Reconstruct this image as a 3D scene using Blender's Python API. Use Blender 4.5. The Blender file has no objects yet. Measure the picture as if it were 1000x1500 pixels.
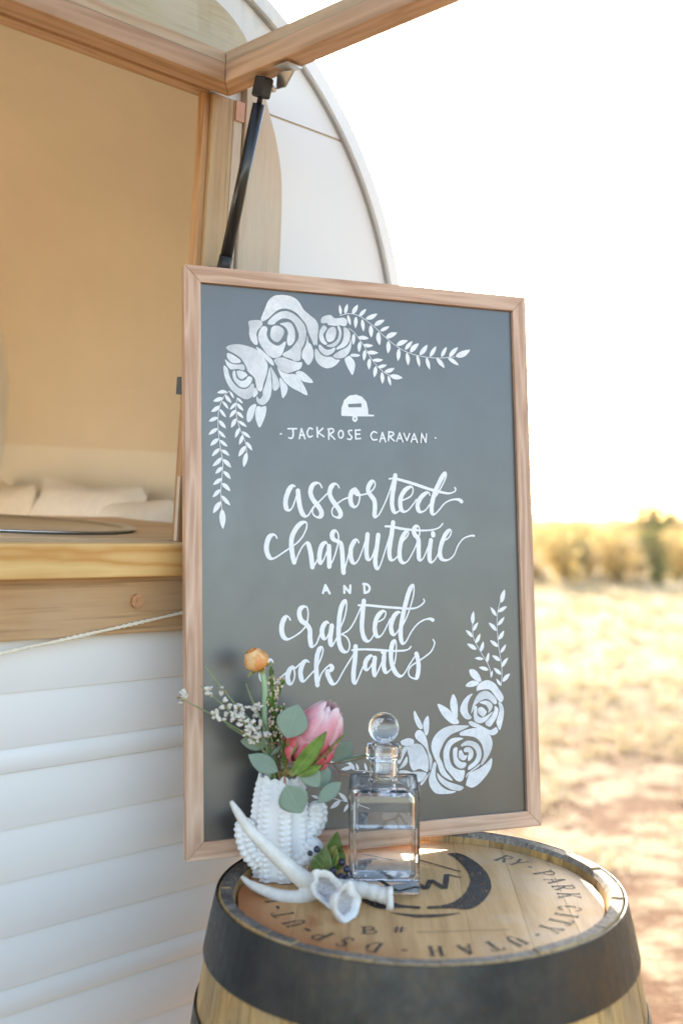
import bpy, bmesh, math, random
from mathutils import Vector, Matrix, noise
from math import sin, cos, pi, radians, sqrt, exp

scene = bpy.context.scene
COL = scene.collection
rnd = random.Random(7)

# ------------------------------------------------------------------ camera, sky, sun, exposure
CAM_Z = 1.435
cam_data = bpy.data.cameras.new('camera')
cam = bpy.data.objects.new('camera', cam_data)
COL.objects.link(cam)
cam.location = (0, 0, CAM_Z)
cam.rotation_euler = (radians(90), 0, 0)
cam_data.sensor_fit = 'VERTICAL'
cam_data.sensor_height = 36.0
cam_data.lens = 36.0 * 1650 / 1500
cam_data.shift_y = -8 / 1500
cam_data.clip_start = 0.05
cam_data.clip_end = 3000
cam_data.dof.use_dof = True
cam_data.dof.focus_distance = 1.80
cam_data.dof.aperture_fstop = 2.0
scene.camera = cam

SUN_ELEV, SUN_AZ = radians(18), radians(-4)        # azimuth from +Y (beyond the subject) towards +X
world = bpy.data.worlds.new('World')
scene.world = world
world.use_nodes = True
wn = world.node_tree
wn.nodes.clear()
sky = wn.nodes.new('ShaderNodeTexSky')
sky.sky_type = 'NISHITA'
sky.sun_disc = False
sky.sun_elevation = SUN_ELEV
sky.sun_rotation = SUN_AZ
sky.altitude = 900
sky.air_density = 1.0
sky.dust_density = 3.0
sky.ozone_density = 1.0
wbg = wn.nodes.new('ShaderNodeBackground')
wbg.inputs['Strength'].default_value = 0.15
wout = wn.nodes.new('ShaderNodeOutputWorld')
wn.links.new(sky.outputs[0], wbg.inputs[0])
wn.links.new(wbg.outputs[0], wout.inputs[0])

sun_data = bpy.data.lights.new('sun', 'SUN')
sun_data.energy = 4.2
sun_data.angle = radians(0.53)
sun_data.color = (1.0, 0.94, 0.86)
sun = bpy.data.objects.new('sun', sun_data)
COL.objects.link(sun)
sun_dir = Vector((sin(SUN_AZ) * cos(SUN_ELEV), cos(SUN_AZ) * cos(SUN_ELEV), sin(SUN_ELEV)))
sun.rotation_euler = sun_dir.to_track_quat('Z', 'Y').to_euler()
sun.location = sun_dir * 20

vs = scene.view_settings
vs.view_transform = 'Standard'
vs.look = 'None'
vs.exposure = 2.25
vs.gamma = 1.0
vs.use_curve_mapping = False
vs.use_white_balance = True                            # the photographer's warm setting
vs.white_balance_temperature = 7400
cy = scene.cycles
cy.use_denoising = True
cy.max_bounces = 28
cy.transmission_bounces = 28
cy.transparent_max_bounces = 16
cy.diffuse_bounces = 5
cy.glossy_bounces = 5
cy.caustics_reflective = False
cy.caustics_refractive = True
cy.sample_clamp_indirect = 6.0
cy.blur_glossy = 0.5


def at(x, y, d):
    """point d metres in front of the lens plane on the sight line measured in the photograph"""
    return Vector(((x - 500) / 1650 * d, d, CAM_Z - (y - 742) / 1650 * d))


# ------------------------------------------------------------------ helpers
def tag(o, label=None, category=None, group=None, kind=None):
    for k, v in (('label', label), ('category', category), ('group', group), ('kind', kind)):
        if v:
            o[k] = v
    return o


def empty(name, loc=(0, 0, 0), matrix=None, parent=None):
    o = bpy.data.objects.new(name, None)
    o.empty_display_size = 0.05
    COL.objects.link(o)
    if matrix is not None:
        o.matrix_world = matrix
    else:
        o.location = loc
    if parent:
        o.parent = parent
    return o


def link(name, me, mat=None, parent=None, smooth=False):
    if mat and not me.materials:
        me.materials.append(mat)
    if smooth:
        me.polygons.foreach_set('use_smooth', [True] * len(me.polygons))
    o = bpy.data.objects.new(name, me)
    COL.objects.link(o)
    if parent:
        o.parent = parent
    return o


def bevel(o, w=0.002, seg=2, ang=40):
    m = o.modifiers.new('bevel', 'BEVEL')
    m.width = w
    m.segments = seg
    m.limit_method = 'ANGLE'
    m.angle_limit = radians(ang)
    m.harden_normals = False
    return o


class MB:
    """collects shapes, builds ONE mesh object"""
    def __init__(self):
        self.v = []
        self.f = []
        self.m = []
        self.cur = 0
        self.cols = None

    def face(self, idx):
        self.f.append(idx)
        self.m.append(self.cur)

    def box(self, lo, hi):
        b = len(self.v)
        x0, y0, z0 = lo
        x1, y1, z1 = hi
        self.v += [(x0, y0, z0), (x1, y0, z0), (x1, y1, z0), (x0, y1, z0), (x0, y0, z1), (x1, y0, z1), (x1, y1, z1), (x0, y1, z1)]
        for q in ((0, 3, 2, 1), (4, 5, 6, 7), (0, 1, 5, 4), (1, 2, 6, 5), (2, 3, 7, 6), (3, 0, 4, 7)):
            self.face([b + i for i in q])
        return self

    def hexa(self, pts):
        """8 corner points, bottom ring then top ring"""
        b = len(self.v)
        self.v += [tuple(p) for p in pts]
        for q in ((0, 3, 2, 1), (4, 5, 6, 7), (0, 1, 5, 4), (1, 2, 6, 5), (2, 3, 7, 6), (3, 0, 4, 7)):
            self.face([b + i for i in q])
        return self

    def prism(self, poly, fn, t0, t1):
        """polygon [(a, b)] swept from t0 to t1; fn(a, b, t) gives the point"""
        b = len(self.v)
        n = len(poly)
        self.v += [tuple(fn(p[0], p[1], t0)) for p in poly] + [tuple(fn(p[0], p[1], t1)) for p in poly]
        self.face([b + i for i in range(n)][::-1])
        self.face([b + n + i for i in range(n)])
        for i in range(n):
            j = (i + 1) % n
            self.face([b + i, b + j, b + n + j, b + n + i])
        return self

    def tube(self, pts, radii, seg=10, cap=True, squash=None):
        pts = [Vector(p) for p in pts]
        if not isinstance(radii, (list, tuple)):
            radii = [radii] * len(pts)
        b = len(self.v)
        n = len(pts)
        up = None
        for i, p in enumerate(pts):
            t = (pts[min(i + 1, n - 1)] - pts[max(i - 1, 0)]).normalized()
            if up is None:
                up = Vector((0, 0, 1)) if abs(t.z) < 0.9 else Vector((1, 0, 0))
            s = t.cross(up).normalized()
            up = s.cross(t).normalized()
            for k in range(seg):
                a = 2 * pi * k / seg
                self.v.append(tuple(p + (s * cos(a) + up * sin(a) * (squash or 1)) * radii[i]))
        for i in range(n - 1):
            for k in range(seg):
                l = (k + 1) % seg
                self.face([b + i * seg + k, b + i * seg + l, b + (i + 1) * seg + l, b + (i + 1) * seg + k])
        if cap:
            self.face([b + k for k in range(seg)][::-1])
            self.face([b + (n - 1) * seg + k for k in range(seg)])
        return self

    def lathe(self, prof, centre=(0, 0, 0), seg=48, closed=False):
        """prof [(r, z)] revolved about z"""
        b = len(self.v)
        n = len(prof)
        for r, z in prof:
            for k in range(seg):
                a = 2 * pi * k / seg
                self.v.append((centre[0] + r * cos(a), centre[1] + r * sin(a), centre[2] + z))
        for i in range(n if closed else n - 1):
            j = (i + 1) % n
            for k in range(seg):
                l = (k + 1) % seg
                self.face([b + i * seg + k, b + i * seg + l, b + j * seg + l, b + j * seg + k])
        if not closed:
            if prof[0][0] > 1e-6:
                self.face([b + k for k in range(seg)][::-1])
            if prof[-1][0] > 1e-6:
                self.face([b + (n - 1) * seg + k for k in range(seg)])
        return self

    def ball(self, c, r, seg=10, rings=6, scale=(1, 1, 1), rot=None):
        b = len(self.v)
        for i in range(rings + 1):
            ph = pi * i / rings
            for k in range(seg):
                a = 2 * pi * k / seg
                p = Vector((r * sin(ph) * cos(a) * scale[0], r * sin(ph) * sin(a) * scale[1], r * cos(ph) * scale[2]))
                if rot:
                    p = rot @ p
                self.v.append(tuple(Vector(c) + p))
        for i in range(rings):
            for k in range(seg):
                l = (k + 1) % seg
                self.face([b + i * seg + k, b + (i + 1) * seg + k, b + (i + 1) * seg + l, b + i * seg + l])
        return self

    def grid(self, nu, nv, fn, wrap_u=False):
        """fn(i, j) -> point; nu x nv points"""
        b = len(self.v)
        for j in range(nv):
            for i in range(nu):
                self.v.append(tuple(fn(i, j)))
        for j in range(nv - 1):
            for i in range(nu if wrap_u else nu - 1):
                k = (i + 1) % nu
                self.face([b + j * nu + i, b + j * nu + k, b + (j + 1) * nu + k, b + (j + 1) * nu + i])
        return self

    def mesh(self, name):
        me = bpy.data.meshes.new(name)
        me.from_pydata(self.v, [], self.f)
        return me

    def build(self, name, mats, parent=None, smooth=False):
        me = self.mesh(name)
        for m in (mats if isinstance(mats, (list, tuple)) else [mats]):
            me.materials.append(m)
        if any(self.m):
            me.polygons.foreach_set('material_index', self.m)
        if self.cols:
            at_ = me.color_attributes.new('tint', 'FLOAT_COLOR', 'POINT')
            flat = []
            for c in self.cols:
                flat += [c[0], c[1], c[2], 1.0]
            at_.data.foreach_set('color', flat)
        me.validate()
        return link(name, me, None, parent, smooth)


def spline(pts, per=8, closed=False):
    """Catmull-Rom through points of any dimension"""
    n = len(pts)
    if n == 2 and not closed:
        return [tuple(a + (b - a) * k / per for a, b in zip(*pts)) for k in range(per + 1)]
    out = []
    rng = range(n if closed else n - 1)
    for i in rng:
        if closed:
            p0, p1, p2, p3 = (pts[(i + k) % n] for k in (-1, 0, 1, 2))
        else:
            p0, p1, p2, p3 = pts[max(i - 1, 0)], pts[i], pts[i + 1], pts[min(i + 2, n - 1)]
        for k in range(per):
            t = k / per
            out.append(tuple(0.5 * (2 * b + (c - a) * t + (2 * a - 5 * b + 4 * c - d) * t * t + (3 * b - a - 3 * c + d) * t ** 3)
                             for a, b, c, d in zip(p0, p1, p2, p3)))
    if not closed:
        out.append(tuple(pts[-1]))
    return out


def smoothstep(a, b, x):
    t = max(0.0, min(1.0, (x - a) / (b - a)))
    return t * t * (3 - 2 * t)


# ------------------------------------------------------------------ materials
class NT:
    def __init__(self, name):
        self.mat = bpy.data.materials.new(name)
        self.mat.use_nodes = True
        self.t = self.mat.node_tree
        self.t.nodes.clear()
        self.out = self.n('ShaderNodeOutputMaterial')

    def n(self, typ, **kw):
        nd = self.t.nodes.new(typ)
        for k, v in kw.items():
            if k in nd.inputs.keys():
                nd.inputs[k].default_value = v
            else:
                setattr(nd, k, v)
        return nd

    def l(self, a, b):
        self.t.links.new(a, b)

    def bsdf(self, **kw):
        b = self.n('ShaderNodeBsdfPrincipled')
        for k, v in kw.items():
            key = k.replace('_', ' ')
            b.inputs[key].default_value = v
        self.l(b.outputs[0], self.out.inputs['Surface'])
        return b

    def ramp(self, fac, stops):
        r = self.n('ShaderNodeValToRGB')
        e = r.color_ramp.elements
        while len(e) < len(stops):
            e.new(0.5)
        for el, (p, c) in zip(e, stops):
            el.position = p
            el.color = (*c, 1) if len(c) == 3 else c
        self.l(fac, r.inputs[0])
        return r.outputs[0]

    def coord(self, scale=(1, 1, 1), rand=True, kind='Object', rot=(0, 0, 0)):
        tc = self.n('ShaderNodeTexCoord')
        src = tc.outputs[kind]
        if rand:
            oi = self.n('ShaderNodeObjectInfo')
            mul = self.n('ShaderNodeMath', operation='MULTIPLY')
            self.l(oi.outputs['Random'], mul.inputs[0])
            mul.inputs[1].default_value = 37.0
            add = self.n('ShaderNodeVectorMath', operation='ADD')
            self.l(src, add.inputs[0])
            self.l(mul.outputs[0], add.inputs[1])
            src = add.outputs[0]
        mp = self.n('ShaderNodeMapping')
        mp.inputs['Scale'].default_value = scale
        mp.inputs['Rotation'].default_value = rot
        self.l(src, mp.inputs[0])
        return mp.outputs[0]

    def noise(self, vec, scale=1.0, detail=4.0, rough=0.55, dist=0.0):
        t = self.n('ShaderNodeTexNoise')
        t.inputs['Scale'].default_value = scale
        t.inputs['Detail'].default_value = detail
        t.inputs['Roughness'].default_value = rough
        t.inputs['Distortion'].default_value = dist
        self.l(vec, t.inputs['Vector'])
        return t.outputs[0]

    def mix(self, fac, a, b, mode='MIX'):
        m = self.n('ShaderNodeMix', data_type='RGBA', blend_type=mode)
        for v, i in ((fac, 0), (a, 6), (b, 7)):
            if hasattr(v, 'is_linked') or hasattr(v, 'links'):
                self.l(v, m.inputs[i])
            else:
                m.inputs[i].default_value = v if i == 0 else (*v, 1) if len(v) == 3 else v
        return m.outputs[2]

    def math(self, op, a, b=None, clamp=False):
        m = self.n('ShaderNodeMath', operation=op, use_clamp=clamp)
        for i, v in enumerate((a, b)):
            if v is None:
                continue
            if hasattr(v, 'links'):
                self.l(v, m.inputs[i])
            else:
                m.inputs[i].default_value = v
        return m.outputs[0]

    def bump(self, h, bs, strength=0.3, dist=0.001):
        b = self.n('ShaderNodeBump')
        b.inputs['Strength'].default_value = strength
        b.inputs['Distance'].default_value = dist
        self.l(h, b.inputs['Height'])
        self.l(b.outputs[0], bs.inputs['Normal'])


def flat(name, col, rough=0.5, metal=0.0, vary=0.0, nscale=30.0, bump=0.0, spec=0.5, bscale=None, bdist=0.001, sss=0.0, coat=0.0):
    t = NT(name)
    b = t.bsdf(Roughness=rough, Metallic=metal)
    b.inputs['Specular IOR Level'].default_value = spec
    b.inputs['Base Color'].default_value = (*col, 1)
    if sss:
        b.inputs['Subsurface Weight'].default_value = sss
        b.inputs['Subsurface Radius'].default_value = (0.01, 0.008, 0.006)
        b.inputs['Subsurface Scale'].default_value = 0.3
    if coat:
        b.inputs['Coat Weight'].default_value = coat
    if vary or bump:
        v = t.coord()
        nz = t.noise(v, nscale, 5)
        if vary:
            c0 = tuple(max(0, x * (1 - vary)) for x in col)
            c1 = tuple(min(1, x * (1 + vary)) for x in col)
            t.l(t.ramp(nz, [(0.3, c0), (0.7, c1)]), b.inputs['Base Color'])
        if bump:
            t.bump(t.noise(v, bscale or nscale, 6) if bscale else nz, b, bump, bdist)
    return t.mat


def wood(name, light, dark, axis='X', rough=0.55, rings=70.0, fine=400.0, contrast=0.75, bump=0.25, var=0.12, knots=0.0, grey=None, wav=1.0, lines=6.0, fw=0.45, streak=None):
    """long grain along one object axis"""
    t = NT(name)
    b = t.bsdf(Roughness=rough)
    ai = 'XYZ'.index(axis)
    sc = [1.0, 1.0, 1.0]
    sc[ai] = 0.055
    v = t.coord(tuple(sc))
    wob = t.noise(t.coord(tuple(0.35 * s if s == 1.0 else 2.2 for s in sc)), 4.0, 3)
    n1 = t.noise(v, rings, 1.2, 0.4, 0.25 * wav)
    s1 = t.math('ADD', t.math('MULTIPLY', n1, lines), t.math('MULTIPLY', wob, 1.1 * wav))
    tri = t.math('PINGPONG', s1, 1.0)
    fib = t.noise(v, fine, 5, 0.6)
    f = t.math('MULTIPLY_ADD', fib, fw)
    t.l(t.math('MULTIPLY', tri, 1.2 - fw), t.t.nodes[-2].inputs[2])
    mid = tuple((a + c) / 2 for a, c in zip(light, dark))
    col = t.ramp(f, [(0.15, light), (0.15 + 0.55 * contrast, mid), (0.95, dark)])
    if grey:
        col = t.mix(t.math('MULTIPLY', t.ramp(t.noise(t.coord((1, 1, 1)), 6.0, 4), [(0.42, (0, 0, 0)), (0.68, (1, 1, 1))]), 0.75), col, grey)
    if streak:
        sv = t.noise(t.coord(tuple(1.0 if s == 1.0 else 0.03 for s in sc)), 85, 4, 0.6)
        col = t.mix(t.math('MULTIPLY', t.ramp(sv, [(0.54, (0, 0, 0)), (0.68, (1, 1, 1))]), 0.75), col, streak)
    oi = t.n('ShaderNodeObjectInfo')
    hs = t.n('ShaderNodeHueSaturation')
    vv = t.math('MULTIPLY_ADD', oi.outputs['Random'], 2 * var)
    t.t.nodes[-1].inputs[2].default_value = 1 - var
    t.l(vv, hs.inputs['Value'])
    t.l(col, hs.inputs['Color'])
    t.l(hs.outputs[0], b.inputs['Base Color'])
    t.bump(f, b, bump, 0.0006)
    return t.mat


def leafmat(name, col, back=None, rough=0.5, vary=0.25, trans=0.25, nscale=25.0):
    t = NT(name)
    b = t.n('ShaderNodeBsdfPrincipled')
    b.inputs['Roughness'].default_value = rough
    nz = t.noise(t.coord(), nscale, 3)
    c0 = tuple(x * (1 - vary) for x in col)
    c1 = tuple(min(1, x * (1 + vary)) for x in col)
    c = t.ramp(nz, [(0.3, c0), (0.7, c1)])
    t.l(c, b.inputs['Base Color'])
    tr = t.n('ShaderNodeBsdfTranslucent')
    t.l(c, tr.inputs[0])
    mx = t.n('ShaderNodeMixShader')
    mx.inputs[0].default_value = trans
    t.l(b.outputs[0], mx.inputs[1])
    t.l(tr.outputs[0], mx.inputs[2])
    t.l(mx.outputs[0], t.out.inputs[0])
    return t.mat


def tintmat(name, rough=0.5, trans=0.2, bump=0.0):
    """petals whose own colour is stored per point"""
    t = NT(name)
    b = t.n('ShaderNodeBsdfPrincipled')
    b.inputs['Roughness'].default_value = rough
    a = t.n('ShaderNodeAttribute', attribute_name='tint')
    nz = t.noise(t.coord(), 220, 3)
    c = t.mix(1.0, a.outputs['Color'], t.ramp(nz, [(0.3, (0.88, 0.88, 0.88)), (0.7, (1, 1, 1))]), 'MULTIPLY')
    t.l(c, b.inputs['Base Color'])
    tr = t.n('ShaderNodeBsdfTranslucent')
    t.l(c, tr.inputs[0])
    mx = t.n('ShaderNodeMixShader')
    mx.inputs[0].default_value = trans
    t.l(b.outputs[0], mx.inputs[1])
    t.l(tr.outputs[0], mx.inputs[2])
    t.l(mx.outputs[0], t.out.inputs[0])
    return t.mat


def glassmat(name, ior=1.5, col=(1, 1, 1), rough=0.0):
    t = NT(name)
    g = t.n('ShaderNodeBsdfGlass')
    g.inputs['Color'].default_value = (*col, 1)
    g.inputs['IOR'].default_value = ior
    g.inputs['Roughness'].default_value = rough
    t.l(g.outputs[0], t.out.inputs[0])
    return t.mat


def panemat(name, tint=(0.97, 0.97, 0.96)):
    """thin sheet: clear, with a Fresnel reflection"""
    t = NT(name)
    lw = t.n('ShaderNodeLayerWeight')
    lw.inputs[0].default_value = 0.5
    fres = t.math('ADD', t.math('MULTIPLY', t.math('POWER', lw.outputs['Facing'], 5.0), 0.92), 0.04)
    tp = t.n('ShaderNodeBsdfTransparent')
    tp.inputs[0].default_value = (*tint, 1)
    gl = t.n('ShaderNodeBsdfGlossy')
    gl.inputs['Roughness'].default_value = 0.02
    mx = t.n('ShaderNodeMixShader')
    t.l(fres, mx.inputs[0])
    t.l(tp.outputs[0], mx.inputs[1])
    t.l(gl.outputs[0], mx.inputs[2])
    t.l(mx.outputs[0], t.out.inputs[0])
    return t.mat


# painted lettering and flowers on the board, in 0.1 mm from the lower left corner of the frame
WORDS = {
 'assorted': [[[1795,5659],[1755,5667],[1698,5606],[1646,5475],[1634,5368],[1657,5293],[1709,5278],[1758,5340],[1800,5448],[1846,5583]],[[1846,5589],[1854,5495],[1871,5357],[1910,5235],[1966,5183],[2020,5206],[2065,5276],[2115,5346]],[[2255,5648],[2219,5710],[2153,5721],[2084,5668],[2058,5560],[2100,5453],[2188,5347],[2239,5256],[2227,5186],[2169,5170],[2105,5208],[2086,5269],[2110,5327],[2173,5393],[2356,5566]],[[2551,5654],[2524,5702],[2466,5712],[2404,5645],[2386,5552],[2428,5452],[2518,5337],[2569,5245],[2551,5183],[2490,5174],[2429,5212],[2422,5289],[2460,5352],[2519,5399],[2619,5463],[2724,5504]],[[2832,5636],[2776,5599],[2746,5512],[2755,5403],[2810,5347],[2866,5374],[2904,5469],[2903,5570],[2857,5632],[2815,5635],[2823,5600],[2856,5561],[2906,5544],[2991,5556],[3076,5577]],[[3082,5586],[3151,5643],[3187,5718],[3171,5773],[3137,5775],[3090,5723],[3061,5660],[3065,5597],[3110,5535],[3164,5458],[3174,5348],[3163,5222],[3184,5188],[3245,5231],[3334,5382],[3424,5573],[3506,5797]],[[3551,5881],[3525,5718],[3488,5527],[3483,5369],[3520,5271],[3577,5275],[3643,5324]],[[3441,5822],[3524,5829],[3645,5808],[3906,5743],[4151,5672],[4363,5625],[4524,5604],[4629,5631],[4661,5672],[4644,5704]],[[3655,5467],[3742,5497],[3831,5550],[3868,5630],[3855,5694],[3796,5689],[3710,5627],[3642,5514],[3630,5387],[3659,5300],[3729,5286],[3808,5342],[3926,5488]],[[4175,5565],[4153,5608],[4096,5595],[4006,5521],[3947,5408],[3957,5313],[4009,5282],[4089,5315],[4171,5412]],[[4290,5551],[4392,5706],[4473,5854],[4489,5927],[4461,5942],[4377,5819],[4274,5623],[4220,5461],[4201,5333],[4215,5256],[4264,5254],[4337,5319],[4447,5433],[4575,5494],[4701,5503],[4764,5471]]],
 'charcuterie': [[[1485,4830],[1458,4876],[1411,4883],[1350,4834],[1310,4706],[1324,4586],[1375,4514],[1446,4518],[1558,4586],[1690,4670]],[[1743,4705],[1824,4761],[1914,4861],[1977,4983],[1987,5072],[1942,5090],[1855,5043],[1757,4905],[1723,4768],[1737,4586],[1767,4450]],[[1793,4465],[1829,4556],[1895,4678],[1961,4751],[2001,4751],[2037,4648],[2059,4511],[2072,4374]],[[2078,4371],[2118,4419],[2185,4541]],[[2335,4737],[2300,4768],[2233,4709],[2199,4587],[2196,4480],[2219,4430],[2269,4495],[2351,4687]],[[2360,4707],[2360,4557],[2359,4383]],[[2367,4385],[2430,4495],[2482,4633],[2522,4788],[2524,4896],[2487,4954],[2446,4944],[2415,4895],[2432,4826],[2501,4787],[2563,4754],[2586,4618],[2594,4433],[2603,4283]],[[2608,4284],[2668,4477],[2724,4676]],[[2877,4765],[2853,4809],[2805,4793],[2739,4676],[2736,4521],[2775,4438],[2835,4451],[2909,4577],[3023,4877]],[[3033,4899],[3013,4721],[3010,4566],[3042,4488],[3101,4526],[3172,4711],[3217,4878]],[[3222,4890],[3194,4700],[3160,4477],[3186,4348],[3243,4388],[3346,4655],[3456,4970]],[[3493,5101],[3453,4857],[3414,4633],[3431,4503],[3494,4488],[3577,4562]],[[3349,5036],[3477,5031],[3649,4999],[3947,4974],[4174,4981],[4327,5023],[4400,5093]],[[3644,4780],[3745,4877],[3762,4945],[3712,4938],[3637,4814],[3598,4634],[3605,4499],[3661,4436],[3748,4476],[3864,4657],[3936,4815]],[[3930,4804],[3971,4929],[3958,5031],[3911,5042],[3865,4985],[3878,4906],[3943,4827],[3944,4657],[3946,4521],[3977,4480],[4041,4537],[4148,4771]],[[4174,4812],[4144,4635],[4141,4494],[4175,4446],[4242,4492],[4337,4640]],[[4215,4929],[4217,4897]],[[4392,4800],[4501,4853],[4555,4952],[4520,4984],[4430,4887],[4351,4704],[4335,4567],[4381,4491],[4491,4487],[4595,4567],[4677,4728],[4783,4843],[4914,4890],[4985,4891]]],
 'and': [[[2246,3958],[2289,4084]],[[2289,4084],[2360,3953]],[[2263,3999],[2331,4008]],[[2612,3957],[2612,4066]],[[2612,4066],[2706,3956]],[[2710,3956],[2719,4074]],[[2957,4097],[2966,3958]],[[2944,4097],[3019,4085],[3055,4026],[3025,3969],[2963,3953]]],
 'crafted': [[[1689,3545],[1661,3590],[1614,3591],[1562,3510],[1545,3391],[1573,3286],[1641,3243],[1736,3275],[1865,3354],[1955,3445]],[[1958,3449],[1989,3607],[1975,3728],[1922,3748],[1861,3714],[1840,3639],[1873,3534],[1963,3464],[2013,3380],[2016,3245],[2034,3132],[2071,3118],[2128,3169],[2178,3286],[2217,3383]],[[2333,3479],[2295,3495],[2234,3420],[2219,3315],[2254,3234],[2308,3263],[2384,3417]],[[2387,3435],[2369,3326],[2356,3205],[2374,3126],[2412,3146],[2483,3270]],[[2540,3413],[2608,3564],[2646,3732],[2644,3821],[2613,3824],[2557,3733],[2521,3581],[2502,3353],[2507,3171],[2553,3051],[2623,3011],[2670,3045],[2688,3136],[2644,3243],[2554,3296]],[[2554,3299],[2679,3364],[2781,3500],[2906,3743]],[[2947,3822],[2923,3620],[2905,3405],[2931,3251],[2993,3176],[3060,3202],[3130,3308]],[[2854,3754],[3013,3752],[3265,3725],[3521,3702],[3779,3685],[3918,3711],[4025,3788],[4018,3838]],[[3201,3483],[3295,3535],[3331,3612],[3315,3648],[3259,3641],[3174,3553],[3132,3415],[3138,3307],[3174,3245],[3230,3251],[3300,3334],[3406,3525]],[[3588,3623],[3548,3628],[3473,3563],[3421,3424],[3427,3316],[3472,3264],[3533,3316],[3604,3428]],[[3638,3427],[3743,3636],[3827,3885],[3846,4026],[3823,4067],[3754,3964],[3671,3715],[3606,3451],[3585,3265],[3614,3128],[3680,3149],[3770,3292],[3876,3414],[4000,3490],[4115,3511],[4175,3491]]],
 'cocktails': [[[1396,2887],[1380,2924],[1341,2930],[1271,2876],[1210,2760],[1209,2658],[1267,2582],[1345,2560],[1439,2575],[1534,2660],[1625,2733]],[[1718,2801],[1673,2773],[1634,2671],[1647,2581],[1690,2545],[1731,2593],[1753,2681],[1741,2771],[1718,2798],[1765,2792],[1846,2856]],[[1990,2874],[1950,2898],[1889,2855],[1849,2737],[1863,2617],[1906,2581],[1962,2628],[2080,2740]],[[2129,2794],[2192,2919],[2231,3039],[2219,3096],[2178,3082],[2131,2967],[2114,2787],[2118,2637],[2129,2512]],[[2145,2516],[2188,2664],[2271,2766],[2353,2813],[2380,2770],[2348,2726],[2299,2725],[2314,2644],[2368,2537],[2421,2515],[2479,2563],[2580,2725],[2758,2977]],[[2790,3096],[2777,2900],[2749,2706],[2746,2560],[2779,2513],[2828,2589],[2912,2773]],[[2725,3040],[2903,3047],[3136,3033],[3408,3008],[3627,3005],[3729,3027],[3767,3067]],[[3084,2931],[3044,2937],[2968,2861],[2948,2764],[2986,2717],[3050,2776],[3119,2902]],[[3123,2902],[3102,2758],[3110,2622],[3156,2658],[3231,2803],[3263,2884]],[[3284,2921],[3275,2769],[3302,2672],[3346,2667],[3420,2730]],[[3258,2990],[3298,2972]],[[3467,2795],[3498,2959],[3502,3138],[3475,3169],[3432,3110],[3407,2979],[3416,2813],[3477,2662],[3563,2593],[3637,2632],[3732,2769],[3861,2939]],[[3863,2944],[3891,2830],[3894,2697],[3863,2565],[3819,2545],[3741,2578],[3711,2654],[3750,2735],[3844,2798],[3976,2869],[4128,2973],[4197,3105],[4171,3170]]],
 'jackrose_caravan': [[[1565,6495],[1579,6495]],[[1690,6582],[1837,6589]],[[1773,6580],[1778,6487],[1751,6431],[1705,6437]],[[1881,6430],[1918,6592]],[[1918,6592],[1977,6431]],[[1896,6486],[1966,6489]],[[2105,6594],[2055,6606],[2016,6532],[2045,6464],[2103,6481]],[[2185,6623],[2191,6467]],[[2285,6613],[2201,6540]],[[2201,6540],[2300,6480]],[[2388,6604],[2385,6439]],[[2373,6603],[2450,6612],[2467,6565],[2395,6526]],[[2401,6526],[2486,6443]],[[2637,6530],[2632,6503],[2620,6481],[2603,6468],[2584,6468],[2568,6479],[2557,6500],[2553,6527],[2558,6553],[2570,6575],[2586,6588],[2605,6589],[2622,6578],[2633,6557],[2637,6530]],[[2788,6601],[2731,6587],[2742,6537],[2786,6494],[2761,6451],[2710,6457]],[[2851,6606],[2855,6463]],[[2851,6603],[2936,6613]],[[2856,6539],[2926,6544]],[[2855,6463],[2939,6472]],[[3228,6579],[3173,6594],[3123,6536],[3152,6463],[3232,6466]],[[3280,6431],[3332,6587]],[[3332,6587],[3384,6435]],[[3299,6486],[3370,6494]],[[3447,6606],[3434,6457]],[[3444,6600],[3518,6597],[3526,6555],[3451,6523]],[[3460,6523],[3539,6455]],[[3583,6448],[3642,6591]],[[3642,6591],[3695,6447]],[[3602,6498],[3677,6501]],[[3717,6588],[3770,6470]],[[3770,6470],[3823,6587]],[[3845,6447],[3905,6590]],[[3905,6590],[3961,6446]],[[3865,6496],[3947,6500]],[[4027,6448],[4044,6596]],[[4044,6596],[4116,6454]],[[4116,6454],[4132,6596]],[[4290,6533],[4306,6534]]],
}
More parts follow.
